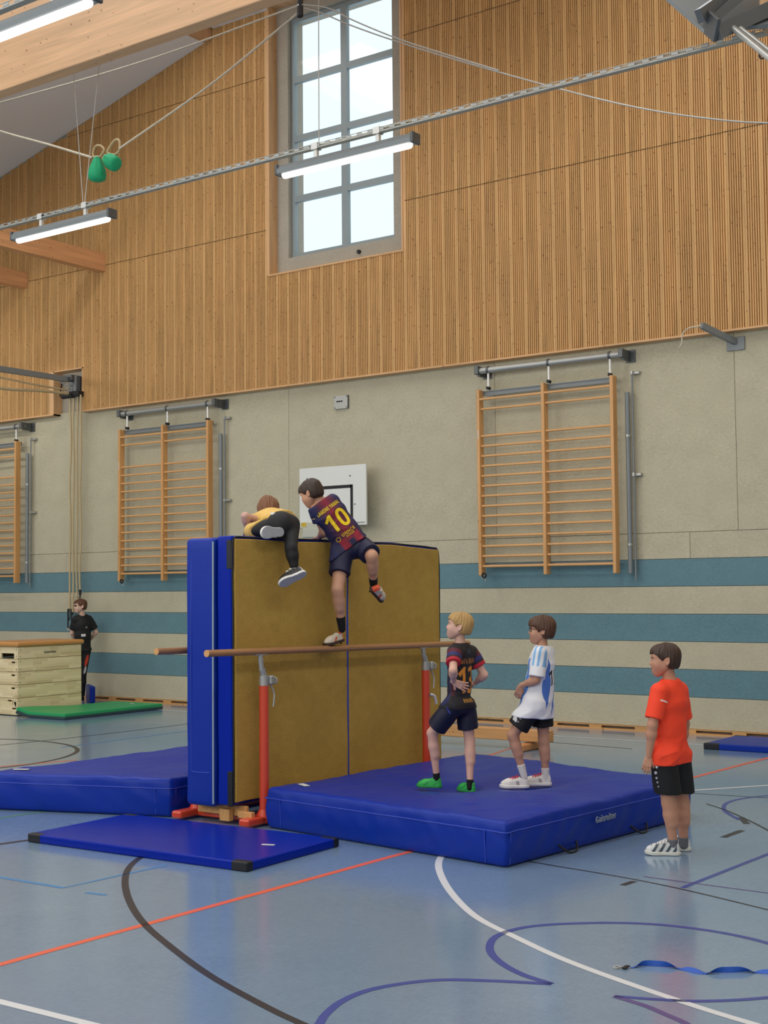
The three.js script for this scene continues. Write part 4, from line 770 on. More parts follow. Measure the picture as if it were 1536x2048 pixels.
  // hair
  if (o.hair) { const hh = o.hair.field || hairField(o.hair), g = skinField(hh, V(-.135, -.16, -.17), V(.135, .15, .14), .0034); part('hair', put(g.applyMatrix4(HM)), phy({ color: new THREE.Color(o.hair.color), roughness: .5, sheen: .4, sheenColor: new THREE.Color(o.hair.shine || '#a08060'), sheenRoughness: .4 }), t); }
  // ---- shorts or leggings
  let legField = null;
  if (o.shorts) {
    const S = o.shorts, wid = S.wide ?? 1, waist = J.pelvis.clone().addScaledVector(U, .10 * s), ends = [], ll = [];
    for (const k of ['L', 'R']) {
      const a = J['hi' + k], b = J['kn' + k], c = J['an' + k]; let cf, hp;
      const wr = 1;
      if (S.long) { const e = lerp(b, c, S.long); const c1 = cap(a, b, .074 * q, .050 * q), c2 = cap(b, lerp(b, c, .35), .050 * q, .051 * q), c3 = cap(lerp(b, c, .35), c, .050 * q, .034 * q); hp = half(e, c.clone().sub(b).normalize()); ll.push((x, y, z) => smin(smin(c1(x, y, z), c2(x, y, z), .02), smax(c3(x, y, z), hp(x, y, z), .006), .02)); }
      else { const e = lerp(a, b, S.len[k]), d = b.clone().sub(a).normalize(); cf = cap(a, e.clone().addScaledVector(d, .05), .078 * q * wid, .082 * q * wid); hp = half(e, S.cut ? V(...S.cut).normalize() : d); ll.push((x, y, z) => smax(cf(x, y, z), hp(x, y, z), .006)); }
    }
    const tight = S.long ? .93 : 1, pel = union(.03, cap(lerp(J.hiL, J.hiR, .12), lerp(J.hiL, J.hiR, .88), .086 * q * tight, .086 * q * tight), cap(J.pelvis, waist, .098 * q * tight, .094 * q * tight, F, .78)), wp = half(waist, U);
    const seat = S.seat ? cap(V(...S.seat), V(...S.seat).addScaledVector(Hd, .001), S.seatR || .1, S.seatR || .1) : null;
    const SF = (x, y, z) => { let d = pel(x, y, z); if (seat) d = smin(d, seat(x, y, z), .05); d = smin(d, ll[0](x, y, z), S.long ? .02 : .015); d = smin(d, ll[1](x, y, z), S.long ? .02 : .015); d = smax(d, wp(x, y, z), .01); return d + (S.long ? .0015 : .007) * N3(x * 9, y * 6, z * 9) + .0015 * N3(x * 24, y * 15, z * 24); };
    legField = SF;
    const [l2, h2] = bounds([J.hiL, J.hiR, J.knL, J.knR, J.pelvis, waist, ...(S.long ? [J.anL, J.anR] : [])], .16 * s);
    const m = part(S.long ? 'leggings' : 'shorts', put(skinField(SF, l2, h2, .0085)), cloth(S.color, S.rough || .75), t);
    // small printed marks that lie on the cloth: walk in from outside along a ray until the cloth is met
    for (const [name, leg, along, outw, w, h, col, roll] of S.marks || []) {
      const zz = V(...outw).normalize(), p = lerp(J['hi' + leg], J['kn' + leg], along).addScaledVector(zz, .22); for (let i = 0; i < 400; i++) { const e = SF(p.x, p.y, p.z); if (e < .001) break; p.addScaledVector(zz, -Math.max(.0008, e * .5)); }
      const yy = V(0, 1, 0).addScaledVector(zz, -zz.y).normalize(), xx = yy.clone().cross(zz);
      part(name, new THREE.CylinderGeometry(.5, .5, .005, 16).rotateX(Math.PI / 2).scale(w, h, 1).rotateZ(roll || 0).applyMatrix4(basis(xx, yy, zz, p.sub(base))), std({ color: new THREE.Color(col), roughness: .7 }), m);
    }
  }
  // ---- shirt
  if (o.shirt) {
    const S = o.shirt, loose = S.loose ?? 1, hem = S.hemAt ? V(...S.hemAt) : J.pelvis.clone().addScaledVector(U, -(S.drop ?? .03) * s), c3 = lerp(J.pelvis, J.neck, .72), c2 = lerp(J.pelvis, J.neck, .36), top = J.neck.clone().addScaledVector(U, -.035 * s);
    const wr = (x, y, z) => { const r = 1 - Math.abs(N3(x * 7 + y * 4, y * 11 - x * 3, z * 7 + y * 3)) * 2, low = THREE.MathUtils.clamp(1.2 - Math.abs((y - hem.y) / (.24 * s) - .45) * 1.3, 0.15, 1); return .004 * N3(x * 9, y * 6, z * 9) + .005 * N3(x * 4 + 5, y * 12, z * 4) - .0075 * low * Math.max(0, r - .35) + .0015 * N3(x * 26, y * 16, z * 26); };
    const depthF = S.flat ?? .72;
    const torso = union(.04, cap(c3, top, .118 * q * loose, .062 * q, F, depthF), cap(c2, c3, .112 * q * loose, .120 * q * loose, F, depthF), cap(hem, c2, (S.hem ?? .125) * q * loose, .112 * q * loose, F, S.hemFlat ?? .78), cap(lerp(J.shL, J.shR, .14), lerp(J.shL, J.shR, .86), .054 * q, .054 * q), cap(lerp(J.shL, J.shR, .3), J.neck.clone().addScaledVector(U, -.012 * s), .05 * q, .05 * q), cap(lerp(J.shR, J.shL, .3), J.neck.clone().addScaledVector(U, -.012 * s), .05 * q, .05 * q));
    const sl = [];
    for (const k of ['L', 'R']) { const a = J['sh' + k], b = J['el' + k], e = lerp(a, b, S.sleeve ?? .75), d = b.clone().sub(a).normalize(), w = S.sleeveWide ?? 1; const cf = cap(a, e.clone().addScaledVector(d, .05), .056 * q, .060 * q * w), hp = half(e, d); sl.push((x, y, z) => smax(cf(x, y, z), hp(x, y, z), .006)); }
    const hn = S.hemDir ? V(...S.hemDir).normalize() : U.clone().negate(), hemP = half(hem, hn), neckCut = cap(J.neck.clone().addScaledVector(U, .0 * s).addScaledVector(F, .012 * s), J.neck.clone().addScaledVector(U, .12).addScaledVector(F, .02 * s), .046 * q, .055 * q);
    const neckTop = half(J.neck.clone().addScaledVector(U, (S.collar ?? .012) * s), U);
    const SF = (x, y, z) => { let d = torso(x, y, z); if (legField && S.over !== false) d = smin(d, legField(x, y, z) - (S.ease ?? .011), .02); d = smax(d, hemP(x, y, z), .008); d = smin(d, sl[0](x, y, z), .03); d = smin(d, sl[1](x, y, z), .03); d = smax(d, -neckCut(x, y, z), .008); d = smax(d, neckTop(x, y, z), .01); return d + wr(x, y, z) * (S.wrinkle ?? 1); };
    const [l2, h2] = bounds([J.shL, J.shR, J.elL, J.elR, hem, J.neck], .2 * s);
    let g = skinField(SF, l2, h2, .0075);
    if (S.draw) {
      g = g.toNonIndexed(); const p = g.attributes.position, n = g.attributes.normal, uv = new Float32Array(p.count * 2), len = top.clone().sub(hem).dot(U) + .05, w = new THREE.Vector3();
      for (let i = 0; i < p.count; i += 3) {
        const m = [0, 1, 2].reduce((a, k) => a.add(w.fromBufferAttribute(p, i + k)), V(0, 0, 0)).divideScalar(3), nn = [0, 1, 2].reduce((a, k) => a.add(w.fromBufferAttribute(n, i + k)), V(0, 0, 0));
        const tor = torso(m.x, m.y, m.z), a0 = sl[0](m.x, m.y, m.z), a1 = sl[1](m.x, m.y, m.z), slv = Math.min(a0, a1) < tor - .002 ? (a0 < a1 ? 'L' : 'R') : null, back = nn.dot(F) < 0;
        for (let k = 0; k < 3; k++) {
          const r = w.fromBufferAttribute(p, i + k).clone(); let u, v;
          if (slv) { const a = J['sh' + slv], b = J['el' + slv], d = b.clone().sub(a), tt = r.clone().sub(a).dot(d) / d.lengthSq() / (S.sleeve ?? .75); const off = r.clone().sub(a); u = (slv === 'L' ? .925 : .975) + THREE.MathUtils.clamp(off.dot(F) / .07 * .02, -.02, .02); v = 1 - THREE.MathUtils.clamp(tt * .8 + .1, .01, .99); }
          else { const rel = r.clone().sub(hem), a = rel.dot(Lf) / (.40 * q), h = rel.dot(U) / len; u = back ? .225 - a * .45 : .675 + a * .45; u = back ? THREE.MathUtils.clamp(u, .005, .445) : THREE.MathUtils.clamp(u, .455, .895); v = THREE.MathUtils.clamp(h, .005, .995); }
          uv[2 * (i + k)] = u; uv[2 * (i + k) + 1] = v;
        }
      }
      g.setAttribute('uv', new THREE.BufferAttribute(uv, 2));
      const cv = document.createElement('canvas'); cv.width = 1024; cv.height = 512; const ctx = cv.getContext('2d'); S.draw(ctx, 1024, 512);
      const tx = new THREE.CanvasTexture(cv); tx.colorSpace = THREE.SRGBColorSpace; tx.magFilter = THREE.LinearFilter;
      part('shirt', put(g), phy({ map: tx, roughness: .72, sheen: .15 }), t);
    } else part('shirt', put(g), cloth(S.color), t);
  }
  // ---- socks
  for (const k of ['L', 'R']) if (o.socks) {
    const a = J['an' + k], b = J['kn' + k], e = lerp(a, b, o.socks.up[k] ?? o.socks.up), d = b.clone().sub(a).normalize(), cf = cap(a.clone().addScaledVector(d, -.035), lerp(a, b, .5), .0285 * lq, .043 * lq), hp = half(e, d);
    const [l2, h2] = bounds([a, e], .09); part('sock', put(skinField((x, y, z) => smax(cf(x, y, z), hp(x, y, z), .005), l2, h2, .006)), cloth(o.socks.color, .9), t);
  }
  // ---- shoes
  if (o.shoes) for (const k of ['L', 'R']) {
    const S = o.shoes, he = V(...o.J['he' + k]), to = V(...o.J['to' + k]), z = to.clone().sub(he).normalize(); let y = S.up && S.up[k] ? V(...S.up[k]) : V(0, 1, 0); y.addScaledVector(z, -y.dot(z)).normalize(); const x = y.clone().cross(z), sc = (S.length || .21) / .21;
    if (!(S.keep || '').includes(k)) he.addScaledVector(z, J['an' + k].clone().sub(he).dot(z) - .042 * sc);
    const M0 = basis(x, y, z, he).scale(V(sc * .94, sc * .94, sc)), Mx = basis(x, y, z, he).scale(V(sc * .94 * (k === 'L' ? 1 : -1), sc * .94, sc));
    const mk = (g, fn) => { let q2 = g.clone(); paintBy(q2, fn); q2.applyMatrix4(Mx); if (k === 'R') q2.setIndex(Array.from(q2.index.array).map((v, i, a) => a[i - i % 3 + [0, 2, 1][i % 3]])); return put(q2); };
    const sh = part('shoe', mk(shoeUpper, S.paint), phy({ vertexColors: true, roughness: .5 }), t); sh.userData.label = S.label;
    part('sole', mk(shoeSole, S.sole), phy({ vertexColors: true, roughness: .6 }), sh);
    if (S.laces) for (let i = 0; i < 4; i++) { const zz = .078 + i * .018, yy = .0955 - i * .0058; part('lace', put(tube([[-.026, yy - .016, zz + .006], [-.012, yy - .003, zz], [0, yy, zz + .003], [.012, yy - .003, zz], [.026, yy - .016, zz + .006]], .0042, 14, 6).applyMatrix4(M0)), std({ color: new THREE.Color(S.laces), roughness: .8 }), sh); }
    if (S.straps) for (let i = 0; i < 2; i++) { const zz = .085 + i * .028, yy = .093 - i * .008; part('strap', put(tube([[-.034, yy - .03, zz + .004], [-.02, yy - .006, zz], [0, yy + .002, zz], [.02, yy - .006, zz], [.034, yy - .03, zz + .004]], .008, 16, 6).applyMatrix4(M0)), std({ color: new THREE.Color(S.straps), roughness: .7 }), sh); }
    if (S.stud) part('stud', put(new THREE.CylinderGeometry(.006, .008, .018, 8).translate(0, -.008, .03).applyMatrix4(M0)), M.dark, sh);
  }
  return { t, J, U, F, Lf, HM, put };
}
const JOINTS = {
 orange: {head: [-3.74, 1.273, 6.958], neck: [-3.713, 1.141, 6.929], chest: [-3.716, 1.01, 6.922], pelvis: [-3.738, 0.674, 6.914], shL: [-3.731, 1.072, 7.073], shR: [-3.704, 1.062, 6.818], elL: [-3.757, 0.862, 7.126], elR: [-3.708, 0.837, 6.73], wrL: [-3.797, 0.657, 7.103], wrR: [-3.752, 0.618, 6.697], hiL: [-3.742, 0.65, 7.001], hiR: [-3.72, 0.638, 6.836], knL: [-3.725, 0.343, 6.967], knR: [-3.71, 0.328, 6.794], anL: [-3.719, 0.086, 6.932], anR: [-3.716, 0.074, 6.769], toL: [-3.888, 0.002, 6.999], toR: [-3.835, -0.007, 6.787], heL: [-3.687, -0.01, 6.914], heR: [-3.666, -0.016, 6.726]},
 blond: {head: [-5.455, 1.475, 6.784], neck: [-5.452, 1.345, 6.772], chest: [-5.454, 1.207, 6.764], pelvis: [-5.481, 0.921, 6.763], shL: [-5.439, 1.29, 6.882], shR: [-5.425, 1.277, 6.662], elL: [-5.385, 1.161, 6.982], elR: [-5.351, 1.109, 6.609], wrL: [-5.44, 1.071, 6.892], wrR: [-5.44, 1.045, 6.594], hiL: [-5.48, 0.889, 6.834], hiR: [-5.462, 0.88, 6.697], knL: [-5.662, 0.683, 6.852], knR: [-5.448, 0.626, 6.669], anL: [-5.66, 0.359, 6.802], anR: [-5.415, 0.316, 6.722], toL: [-5.789, 0.28, 6.84], toR: [-5.561, 0.246, 6.661], heL: [-5.624, 0.278, 6.783], heR: [-5.398, 0.243, 6.717]},
 sky: {head: [-4.987, 1.438, 6.379], neck: [-4.98, 1.318, 6.366], chest: [-4.989, 1.18, 6.362], pelvis: [-5.027, 0.911, 6.371], shL: [-4.957, 1.271, 6.469], shR: [-5.008, 1.272, 6.247], elL: [-4.963, 1.078, 6.509], elR: [-5.094, 1.05, 6.231], wrL: [-5.095, 1.032, 6.503], wrR: [-5.154, 1.015, 6.371], hiL: [-5.023, 0.887, 6.44], hiR: [-5.031, 0.876, 6.297], knL: [-5.167, 0.664, 6.516], knR: [-5.036, 0.613, 6.281], anL: [-5.115, 0.385, 6.458], anR: [-5.034, 0.346, 6.261], toL: [-5.254, 0.281, 6.539], toR: [-5.131, 0.281, 6.314], heL: [-5.059, 0.272, 6.41], heR: [-5.001, 0.266, 6.232]},
 teen: {head: [-16.646, 1.538, 0.563], neck: [-16.642, 1.397, 0.513], chest: [-16.671, 1.237, 0.498], pelvis: [-16.681, 0.867, 0.466], shL: [-16.614, 1.331, 0.402], shR: [-16.713, 1.327, 0.596], elL: [-16.584, 1.119, 0.279], elR: [-16.806, 1.11, 0.586], wrL: [-16.715, 0.996, 0.278], wrR: [-16.876, 0.968, 0.441], hiL: [-16.659, 0.826, 0.422], hiR: [-16.706, 0.828, 0.506], knL: [-16.638, 0.478, 0.481], knR: [-16.695, 0.482, 0.597], anL: [-16.705, 0.157, 0.483], anR: [-16.782, 0.135, 0.561], heL: [-16.732, 0.106, 0.449], toL: [-16.64, 0.08, 0.603], heR: [-16.808, 0.1, 0.528], toR: [-16.743, 0.081, 0.677]},
 boy10: {head: [-6.9, 2.542, 6.737], neck: [-6.84, 2.473, 6.676], chest: [-6.76, 2.365, 6.64], pelvis: [-6.66, 2.129, 6.506], shL: [-6.87, 2.415, 6.717], shR: [-6.78, 2.477, 6.613], elL: [-6.84, 2.229, 6.645], elR: [-6.95, 2.281, 6.412], wrL: [-6.98, 2.191, 6.536], wrR: [-7.1, 2.226, 6.304], hiL: [-6.72, 2.089, 6.549], hiR: [-6.6, 2.104, 6.45], knL: [-6.67, 1.755, 6.691], knR: [-6.46, 2.026, 6.504], anL: [-6.7, 1.472, 6.602], anR: [-6.55, 1.809, 6.364], toL: [-6.77, 1.306, 6.711], heL: [-6.72, 1.342, 6.471], toR: [-6.58, 1.623, 6.15], heR: [-6.54, 1.761, 6.44]},
 girl: {head: [-7.36, 2.414, 6.732], neck: [-7.22, 2.347, 6.932], chest: [-7.1, 2.321, 7.065], pelvis: [-6.86, 2.295, 7.096], shL: [-7.16, 2.321, 7.124], shR: [-7.24, 2.361, 6.802], elL: [-7.12, 2.345, 7.295], elR: [-7.34, 2.33, 6.608], wrL: [-7.16, 2.238, 7.227], wrR: [-7.34, 2.27, 6.634], hiL: [-6.86, 2.285, 7.164], hiR: [-6.8, 2.269, 7.113], knL: [-7.06, 2.225, 7.286], anL: [-6.9, 2.223, 7.184], knR: [-6.71, 2.079, 7.223], anR: [-6.69, 1.924, 7.206], heR: [-6.6, 1.869, 7.219], toR: [-6.7, 1.789, 7.392], heL: [-6.74, 2.207, 7.27], toL: [-6.76, 2.186, 7.604]}
};
const letters = (c, str, x, y, size, col, edge, ew = 4, sx = 1) => { c.save(); c.translate(x, y); c.scale(sx, 1); x = y = 0; c.font = `bold ${size}px sans-serif`; c.textAlign = 'center'; c.textBaseline = 'middle'; if (edge) { c.lineWidth = ew; c.strokeStyle = edge; c.strokeText(str, x, y); } c.fillStyle = col; c.fillText(str, x, y); c.restore(); };
const face = (l, a, u) => [-.811 * l - .585 * a, u, .585 * l - .811 * a];     // l: towards the far mats, a: away towards the end wall, u: up
const J = JOINTS;
const flatFeet = (j, y, list = ['L', 'R']) => { for (const k of list) { j['he' + k][1] = y; j['to' + k][1] = y; } return j; };
// boy in the orange shirt
flatFeet(J.orange, .001);
person({
  label: 'boy in a plain orange shirt and black shorts standing on the floor', J: J.orange, base: [-3.72, 0, 6.88], size: 1.0, skin: '#bf8b70', look: face(1, .12, -.03), headSize: .95, thick: 1.04,
  hair: { color: '#3a2518', puff: .012, fringe: .046, side: .026, nape: -.062, shine: '#6a4630' }, hands: { L: { dir: face(.25, -.02, -1), palm: face(-.3, .95, 0), curl: .4, mirror: false }, R: { dir: face(.1, 0, -1), palm: face(0, -1, 0), curl: .4, mirror: true } },
  shirt: { sleeve: .82, sleeveWide: .98, hemAt: [-3.745, .60, 6.905], hem: .135, loose: 1.04, draw: (c, w, h) => { c.fillStyle = '#fb4522'; c.fillRect(0, 0, w, h); c.fillStyle = '#f4d9d0'; c.fillRect(.905 * w, .32 * h, .008 * w, .05 * h); } },
  shorts: { color: '#0c0c10', len: { L: .80, R: .80 }, wide: 1.06, cut: [0, -1, 0], marks: [['logo', 'L', .18, face(.72, -.7, 0), .018, .034, '#d8d8dc', .3], ['dot', 'L', .33, face(.8, -.6, 0), .022, .02, '#b9b9c4'], ['dot', 'L', .44, face(.78, -.62, 0), .016, .015, '#a9a9b6'], ['dot', 'L', .53, face(.76, -.64, 0), .014, .013, '#9a9aa8'], ['dot', 'L', .62, face(.74, -.66, 0), .012, .012, '#8a8a98']] },
  socks: { color: '#6a6a70', up: .09 }, shoes: { label: 'white and dark grey trainer', length: .225, paint: (x, y, z) => { const k = Math.sin(z * 150 + y * 90 + x * 10); return z > .175 || z < .018 ? '#d6d8d8' : (k > .1 && y < .075 && y > .022) ? '#3c4a52' : '#c9cccc'; }, sole: () => '#cfd0c8', laces: '#dcdcdc' } });
// blond boy
flatFeet(J.blond, .262); J.blond.heR[1] = J.blond.toR[1] = .245; J.blond.heL[1] = .272; J.blond.toL[1] = .272;
person({
  label: 'blond boy in a dark jersey with orange number thirteen, hands on hips', J: J.blond, base: [-5.56, .26, 6.77], size: .93, skin: '#d6a996', look: face(1, .12, .16), headSize: .90, legs: .90,
  hair: { color: '#b08d55', puff: .015, fringe: .048, side: .024, nape: -.060, shine: '#e0c890', wave: .0035 }, brow: '#c0a080',
  hands: { L: { dir: face(-1, .25, -.45), palm: face(-.1, .95, .1), curl: .22, spread: .14, thumb: 1.0, mirror: true, size: .95 }, R: { dir: face(.6, .3, -.4), palm: face(.4, 0, .1), curl: .3, mirror: false } },
  shirt: { sleeve: .62, hemAt: [-5.475, .87, 6.765], hem: .104, loose: .96, ease: .003, draw: (c, w, h) => {
    c.fillStyle = '#17151b'; c.fillRect(0, 0, w, h);
    for (let i = 0; i < 4; i++) { const gx = (.47 + i * .11) * w; c.fillStyle = i % 2 ? '#1b2350' : '#4a1420'; c.fillRect(gx, .15 * h, .05 * w, .8 * h); }
    c.fillStyle = '#43131d'; c.fillRect(.03 * w, .38 * h, .08 * w, .42 * h); c.fillStyle = '#191f44'; c.fillRect(.36 * w, .2 * h, .05 * w, .5 * h);
    c.fillStyle = '#26303f'; c.fillRect(.2 * w, .10 * h, .05 * w, .07 * h);
    c.fillStyle = '#c47a28'; [0, 1, 2, 3.4, 4.4, 5.4, 6.4].forEach((q, i) => { const x = (.140 + q * .024) * w; c.fillRect(x, .235 * h, .0055 * w, .08 * h); if (i !== 1) c.fillRect(x + .010 * w, (i % 2 ? .235 : .265) * h, .0045 * w, .05 * h); if (i % 3 === 0) c.fillRect(x, .302 * h, .014 * w, .013 * h); });
    letters(c, '13', .215 * w, .565 * h, 285, '#d98a2c', '#5a3a14', 5, .62);
    c.fillStyle = '#b5822f'; for (let i = 0; i < 7; i++) c.fillRect((.165 + i * .02) * w, .84 * h, .014 * w, .055 * h);
    c.fillStyle = '#5a1a2a'; c.fillRect(.9 * w, .1 * h, .1 * w, .28 * h); c.fillStyle = '#2a2c6a'; c.fillRect(.9 * w, .38 * h, .1 * w, .2 * h); c.fillStyle = '#2a1a24'; c.fillRect(.9 * w, .58 * h, .1 * w, .12 * h); c.fillStyle = '#b01c30'; c.fillRect(.9 * w, .70 * h, .1 * w, .3 * h);
  } },
  shorts: { color: '#0b0f2c', len: { L: .78, R: .68 }, wide: 1.06, rough: .6, marks: [['stripe', 'L', .12, face(.3, -.95, 0), .010, .07, '#2a3a9a', .5]] },
  socks: { color: '#0c0c0e', up: .08 }, shoes: { label: 'bright green football shoe', length: .19, paint: (x, y, z) => Math.sin(z * 80 + y * 110) > .86 ? '#1f7a3a' : '#2bb04c', sole: () => '#1f8a3e' } });
// boy in the sky blue and white jersey
flatFeet(J.sky, .271);
person({
  label: 'brown haired boy with glasses in a white and light blue jersey', J: J.sky, base: [-5.12, .27, 6.36], size: .93, skin: '#c08f75', look: face(1, .06, .04), headSize: .90, legs: .93,
  hair: { color: '#4d2f1a', puff: .021, fringe: .034, side: .034, nape: -.066, shine: '#8a5a34', wave: .0035, cover: .012 },
  hands: { L: { dir: face(.28, .3, -.9), palm: face(-.2, 1, 0), curl: .5, mirror: false }, R: { dir: face(.5, -.6, -.4), palm: face(-1, -.3, 0), curl: .4, mirror: true } },
  shirt: { sleeve: .88, sleeveWide: 1.12, hemAt: [-5.06, .795, 6.372], hem: .142, loose: 1.04, flat: .78, hemFlat: .95, draw: (c, w, h) => {
    c.fillStyle = '#e6e8ec'; c.fillRect(0, 0, w, h);
    const leaf = (cx, y0, y1, hw, col) => { c.fillStyle = col; c.beginPath(); c.moveTo(cx, y0 * h); c.quadraticCurveTo(cx + hw * 2, (y0 + y1) / 2 * h, cx, y1 * h); c.quadraticCurveTo(cx - hw * 2, (y0 + y1) / 2 * h, cx, y0 * h); c.fill(); };
    for (const x of [.125, .335]) leaf(x * w, .16, .86, .034 * w, '#4a72c4');
    leaf(.232 * w, .60, .98, .022 * w, '#4a72c4');
    letters(c, '10', .212 * w, .44 * h, 150, '#15171f'); 
    for (const x of [.572, .778]) { c.fillStyle = '#4f86d6'; c.beginPath(); c.moveTo((x - .018) * w, .2 * h); c.lineTo((x + .018) * w, .2 * h); c.lineTo((x + .036) * w, h); c.lineTo((x - .036) * w, h); c.fill(); }
    c.fillStyle = '#4f86d6'; c.fillRect(.65 * w, 0, .05 * w, h);
    for (let i = 0; i < 3; i++) { c.fillStyle = '#7fb2e2'; c.fillRect((.906 + i * .011) * w, 0, .005 * w, .56 * h); c.fillRect((.958 + i * .011) * w, 0, .005 * w, .56 * h); }
  } },
  shorts: { color: '#0b0a0c', len: { L: .74, R: .62 }, wide: 1.08, marks: [['logo', 'L', .52, face(.75, -.66, .2), .04, .05, '#d6d6d6', .5], ['dot', 'L', .36, face(.4, -.9, .2), .014, .014, '#8a8a90'], ['dot', 'L', .46, face(.42, -.9, .1), .014, .014, '#8a8a90'], ['dot', 'L', .56, face(.42, -.9, .1), .014, .014, '#8a8a90']] },
  socks: { color: '#d9d6d0', up: .22 }, shoes: { label: 'white football shoe with red laces', length: .215, paint: (x, y, z) => (Math.abs(z - .075 - y * .2) < .012 && y < .055) ? '#a89f9a' : '#e2dfd8', sole: () => '#dcdad6', laces: '#d0243c' } });
// glasses of that boy
{
  const g = thing('eyeglasses', 'thin dark glasses worn by the boy in the white and blue jersey', 'glasses', J.sky.head);
  const z = V(...face(1, .06, .04)).normalize(), x = V(0, 1, 0).cross(z).normalize(), y = z.clone().cross(x), m = basis(x, y, z, V(0, 0, 0)).scale(V(.9, .9, .9)), gm = M.black;
  for (const s of [-1, 1]) { part('rim', tube([[s * .014, .008, .094], [s * .016, .020, .094], [s * .046, .020, .084], [s * .048, .0, .083], [s * .032, -.013, .089], [s * .017, -.008, .094]], .0022, 40, 6, true).applyMatrix4(m), gm, g); part('temple', tube([[s * .048, .012, .083], [s * .072, .010, .04], [s * .077, .006, -.01]], .002, 16, 6).applyMatrix4(m), gm, g); }
  part('bridge', tube([[-.015, .012, .094], [0, .016, .099], [.015, .012, .094]], .002, 12, 6).applyMatrix4(m), gm, g);
}
// teenager by the wall
Object.assign(J.teen, { anL: [-16.70, .09, .46], anR: [-16.76, .09, .55], heL: [-16.73, .001, .42], toL: [-16.62, .001, .60], heR: [-16.80, .001, .51], toR: [-16.70, .001, .70], knL: [-16.66, .45, .48], knR: [-16.71, .45, .58] });
person({
  label: 'teenager in a black shirt leaning on the striped wall behind the vaulting box', J: J.teen, base: [-16.70, 0, .5], size: 1.08, skin: '#dab39e', look: face(.82, -.55, .02), headSize: .97, thick: .98, legs: .85,
  hair: { color: '#5a3520', puff: .014, fringe: .040, side: .026, nape: -.058, shine: '#8a5a3c', part: .2 },
  hands: { L: { dir: face(.8, .4, -.4), palm: face(0, 1, 0), curl: .3, mirror: false }, R: { dir: face(-.5, .6, -.3), palm: face(0, 1, 0), curl: .3, mirror: true } },
  shirt: { sleeve: .74, hem: .125, hemAt: [-16.715, .83, .45], draw: (c, w, h) => { c.fillStyle = '#0d0d0f'; c.fillRect(0, 0, w, h); c.fillStyle = '#dcdcdc'; c.fillRect(.625 * w, .52 * h, .075 * w, .07 * h); c.fillStyle = '#8c8c90'; c.fillRect(.70 * w, .32 * h, .035 * w, .05 * h); } },
  shorts: { color: '#101013', long: .97, marks: [['stripe', 'L', .42, face(-.6, -.8, 0), .05, .2, '#c8402c', -.25], ['stripe', 'L', .82, face(-.55, -.8, 0), .035, .14, '#b9bcc0', -.25]] },
  shoes: { label: 'dark trainer', length: .25, paint: () => '#222226', sole: () => '#c9c9c9' } });
{
  const g = thing('eyeglasses', 'dark sunglasses on the teenager by the striped wall', 'glasses', J.teen.head);
  const z = V(...face(.82, -.55, .02)).normalize(), x = V(0, 1, 0).cross(z).normalize(), y = z.clone().cross(x), m = basis(x, y, z, V(0, 0, 0)).scale(V(.97, .97, .97));
  for (const s of [-1, 1]) { part('lens', new THREE.SphereGeometry(.021, 14, 10).scale(1.05, .72, .18).rotateY(s * .25).translate(s * .030, .005, .092).applyMatrix4(m), M.black, g); part('temple', tube([[s * .05, .012, .085], [s * .072, .010, .04], [s * .077, .006, -.01]], .002, 16, 6).applyMatrix4(m), M.black, g); }
  part('bridge', tube([[-.012, .012, .095], [0, .015, .099], [.012, .012, .095]], .002, 12, 6).applyMatrix4(m), M.black, g);
}
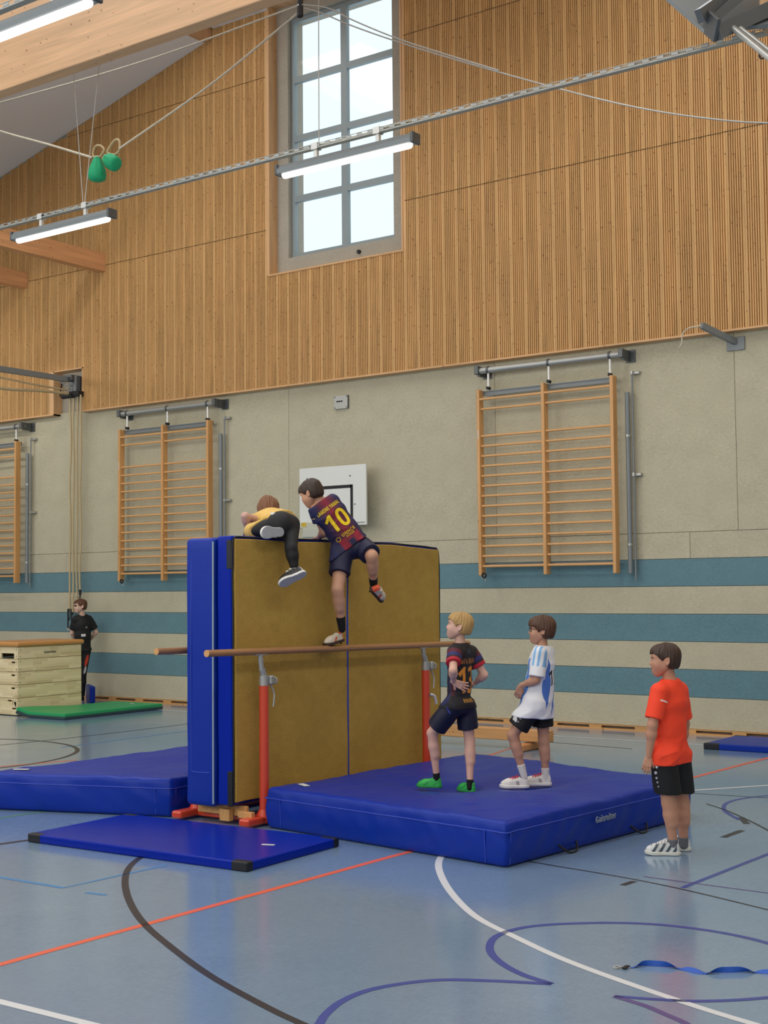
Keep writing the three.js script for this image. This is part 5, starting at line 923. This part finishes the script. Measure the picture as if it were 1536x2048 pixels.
// boy climbing with the yellow ten
J.boy10.heL = [-6.735, 1.345, 6.50]; J.boy10.toL = [-6.765, 1.308, 6.70];
person({
  label: 'boy in a dark red and blue jersey with yellow ten climbing off the bar', J: J.boy10, base: [-6.75, 1.31, 6.6], size: 1.0, thick: 1.06, skin: '#c49579', look: face(.85, .45, -.45), headUp: face(.35, .1, 1), headSize: .95,
  hair: { color: '#33231a', puff: .014, fringe: .044, side: .024, nape: -.064, shine: '#6a4c38' },
  hands: { L: { dir: face(.5, 1, -.1), palm: [0, -1, 0], curl: .15, mirror: true }, R: { dir: face(.2, 1, -.1), palm: [0, -1, 0], curl: .15, mirror: false } }, calf: { L: face(0, -1, 0), R: face(0, -1, .3) },
  shirt: { sleeve: .55, hem: .125, drop: .01, loose: 1.0, draw: (c, w, h) => {
    c.fillStyle = '#1d2150'; c.fillRect(0, 0, w, h);
    const g = c.createLinearGradient(.10 * w, 0, .36 * w, 0); g.addColorStop(0, '#1f2352'); g.addColorStop(.3, '#5a1a34'); g.addColorStop(.5, '#86182e'); g.addColorStop(.72, '#5a1a38'); g.addColorStop(1, '#1f2352'); c.fillStyle = g; c.fillRect(0, 0, .45 * w, h);
    c.fillStyle = '#161a3e'; c.fillRect(.06 * w, .84 * h, .045 * w, .16 * h); c.fillRect(.20 * w, .88 * h, .05 * w, .12 * h); c.fillRect(.345 * w, .84 * h, .045 * w, .16 * h); c.fillStyle = '#8c1a2e'; c.fillRect(.125 * w, .80 * h, .06 * w, .2 * h); c.fillRect(.265 * w, .80 * h, .06 * w, .2 * h);
    letters(c, '10', .225 * w, .475 * h, 245, '#f2cf18', '#2a1226', 10, .85); letters(c, 'LAMINE YAMAL', .225 * w, .195 * h, 52, '#e8c81c', '#2a1226', 6, .62); c.strokeStyle = '#dcb51e'; c.lineWidth = 6; c.beginPath(); c.arc(.135 * w, .765 * h, 18, 0, 7); c.stroke(); letters(c, 'UNHCR', .245 * w, .745 * h, 42, '#dcb51e', '#2a1226', 4); letters(c, 'ACNUR', .245 * w, .805 * h, 26, '#dcb51e', '#2a1226', 3);
    c.fillStyle = '#1f2352'; c.fillRect(.9 * w, 0, .1 * w, h); c.fillStyle = '#c9b26a'; c.fillRect(.915 * w, .55 * h, .01 * w, .06 * h);
  } },
  shorts: { color: '#12163a', len: { L: .62, R: .84 }, wide: 1.05, rough: .6 },
  socks: { color: '#101014', up: { L: .24, R: .20 } }, shoes: { label: 'white indoor football shoe with orange heel and brown sole', length: .215, up: { R: face(-.62, -.5, .5) }, paint: (x, y, z) => z < .03 ? '#dd5a34' : (Math.abs(z - .13 + y * .6) < .012 && y < .06) ? '#dd6238' : '#d6cbb8', sole: () => '#3d2a20', stud: true } });
// girl going over the top
person({
  label: 'child in a yellow top and black leggings going over the upright mats', J: J.girl, base: [-6.9, 2.1, 7.2], size: .94, skin: '#cfa596', legs: .80, look: face(-.1, 1, -.55), headUp: face(0, .5, .9), headSize: .96,
  hair: { color: '#7a4f2e', puff: .024, fringe: .03, side: .03, nape: -.10, shine: '#b08050', overEar: true, wave: .004 },
  hands: { L: { dir: face(.1, .7, -.3), palm: [0, -1, 0], curl: .2, mirror: true }, R: { dir: face(0, 1, -.2), palm: [0, -1, 0], curl: .2, mirror: false } }, calf: { L: [0, 1, 0], R: face(0, -1, 0) },
  shirt: { sleeve: .16, hem: .118, drop: -.05, color: '#dcb766', loose: 1.05, sleeveWide: .9 },
  shorts: { color: '#16161a', long: .96, rough: .7, seat: [-6.83, 2.27, 7.21], seatR: .105, marks: [['logo', 'L', .1, face(.25, -.8, .6), .05, .024, '#d0d0d0', -.2]] },
  socks: { color: '#d8d8d4', up: .08 }, shoes: { label: 'black trainer with white straps and pale grey sole', length: .232, keep: 'L', up: { R: face(-.2, .7, .75), L: face(0, 1, .05) }, paint: (x, y, z) => z < .02 ? '#d6d6d2' : '#1b1b1e', sole: (x, y, z, a, b) => b > -.5 ? '#e0e0dc' : '#a9adb4', straps: '#e4e4e0' } });
renderer.render(scene, camera);
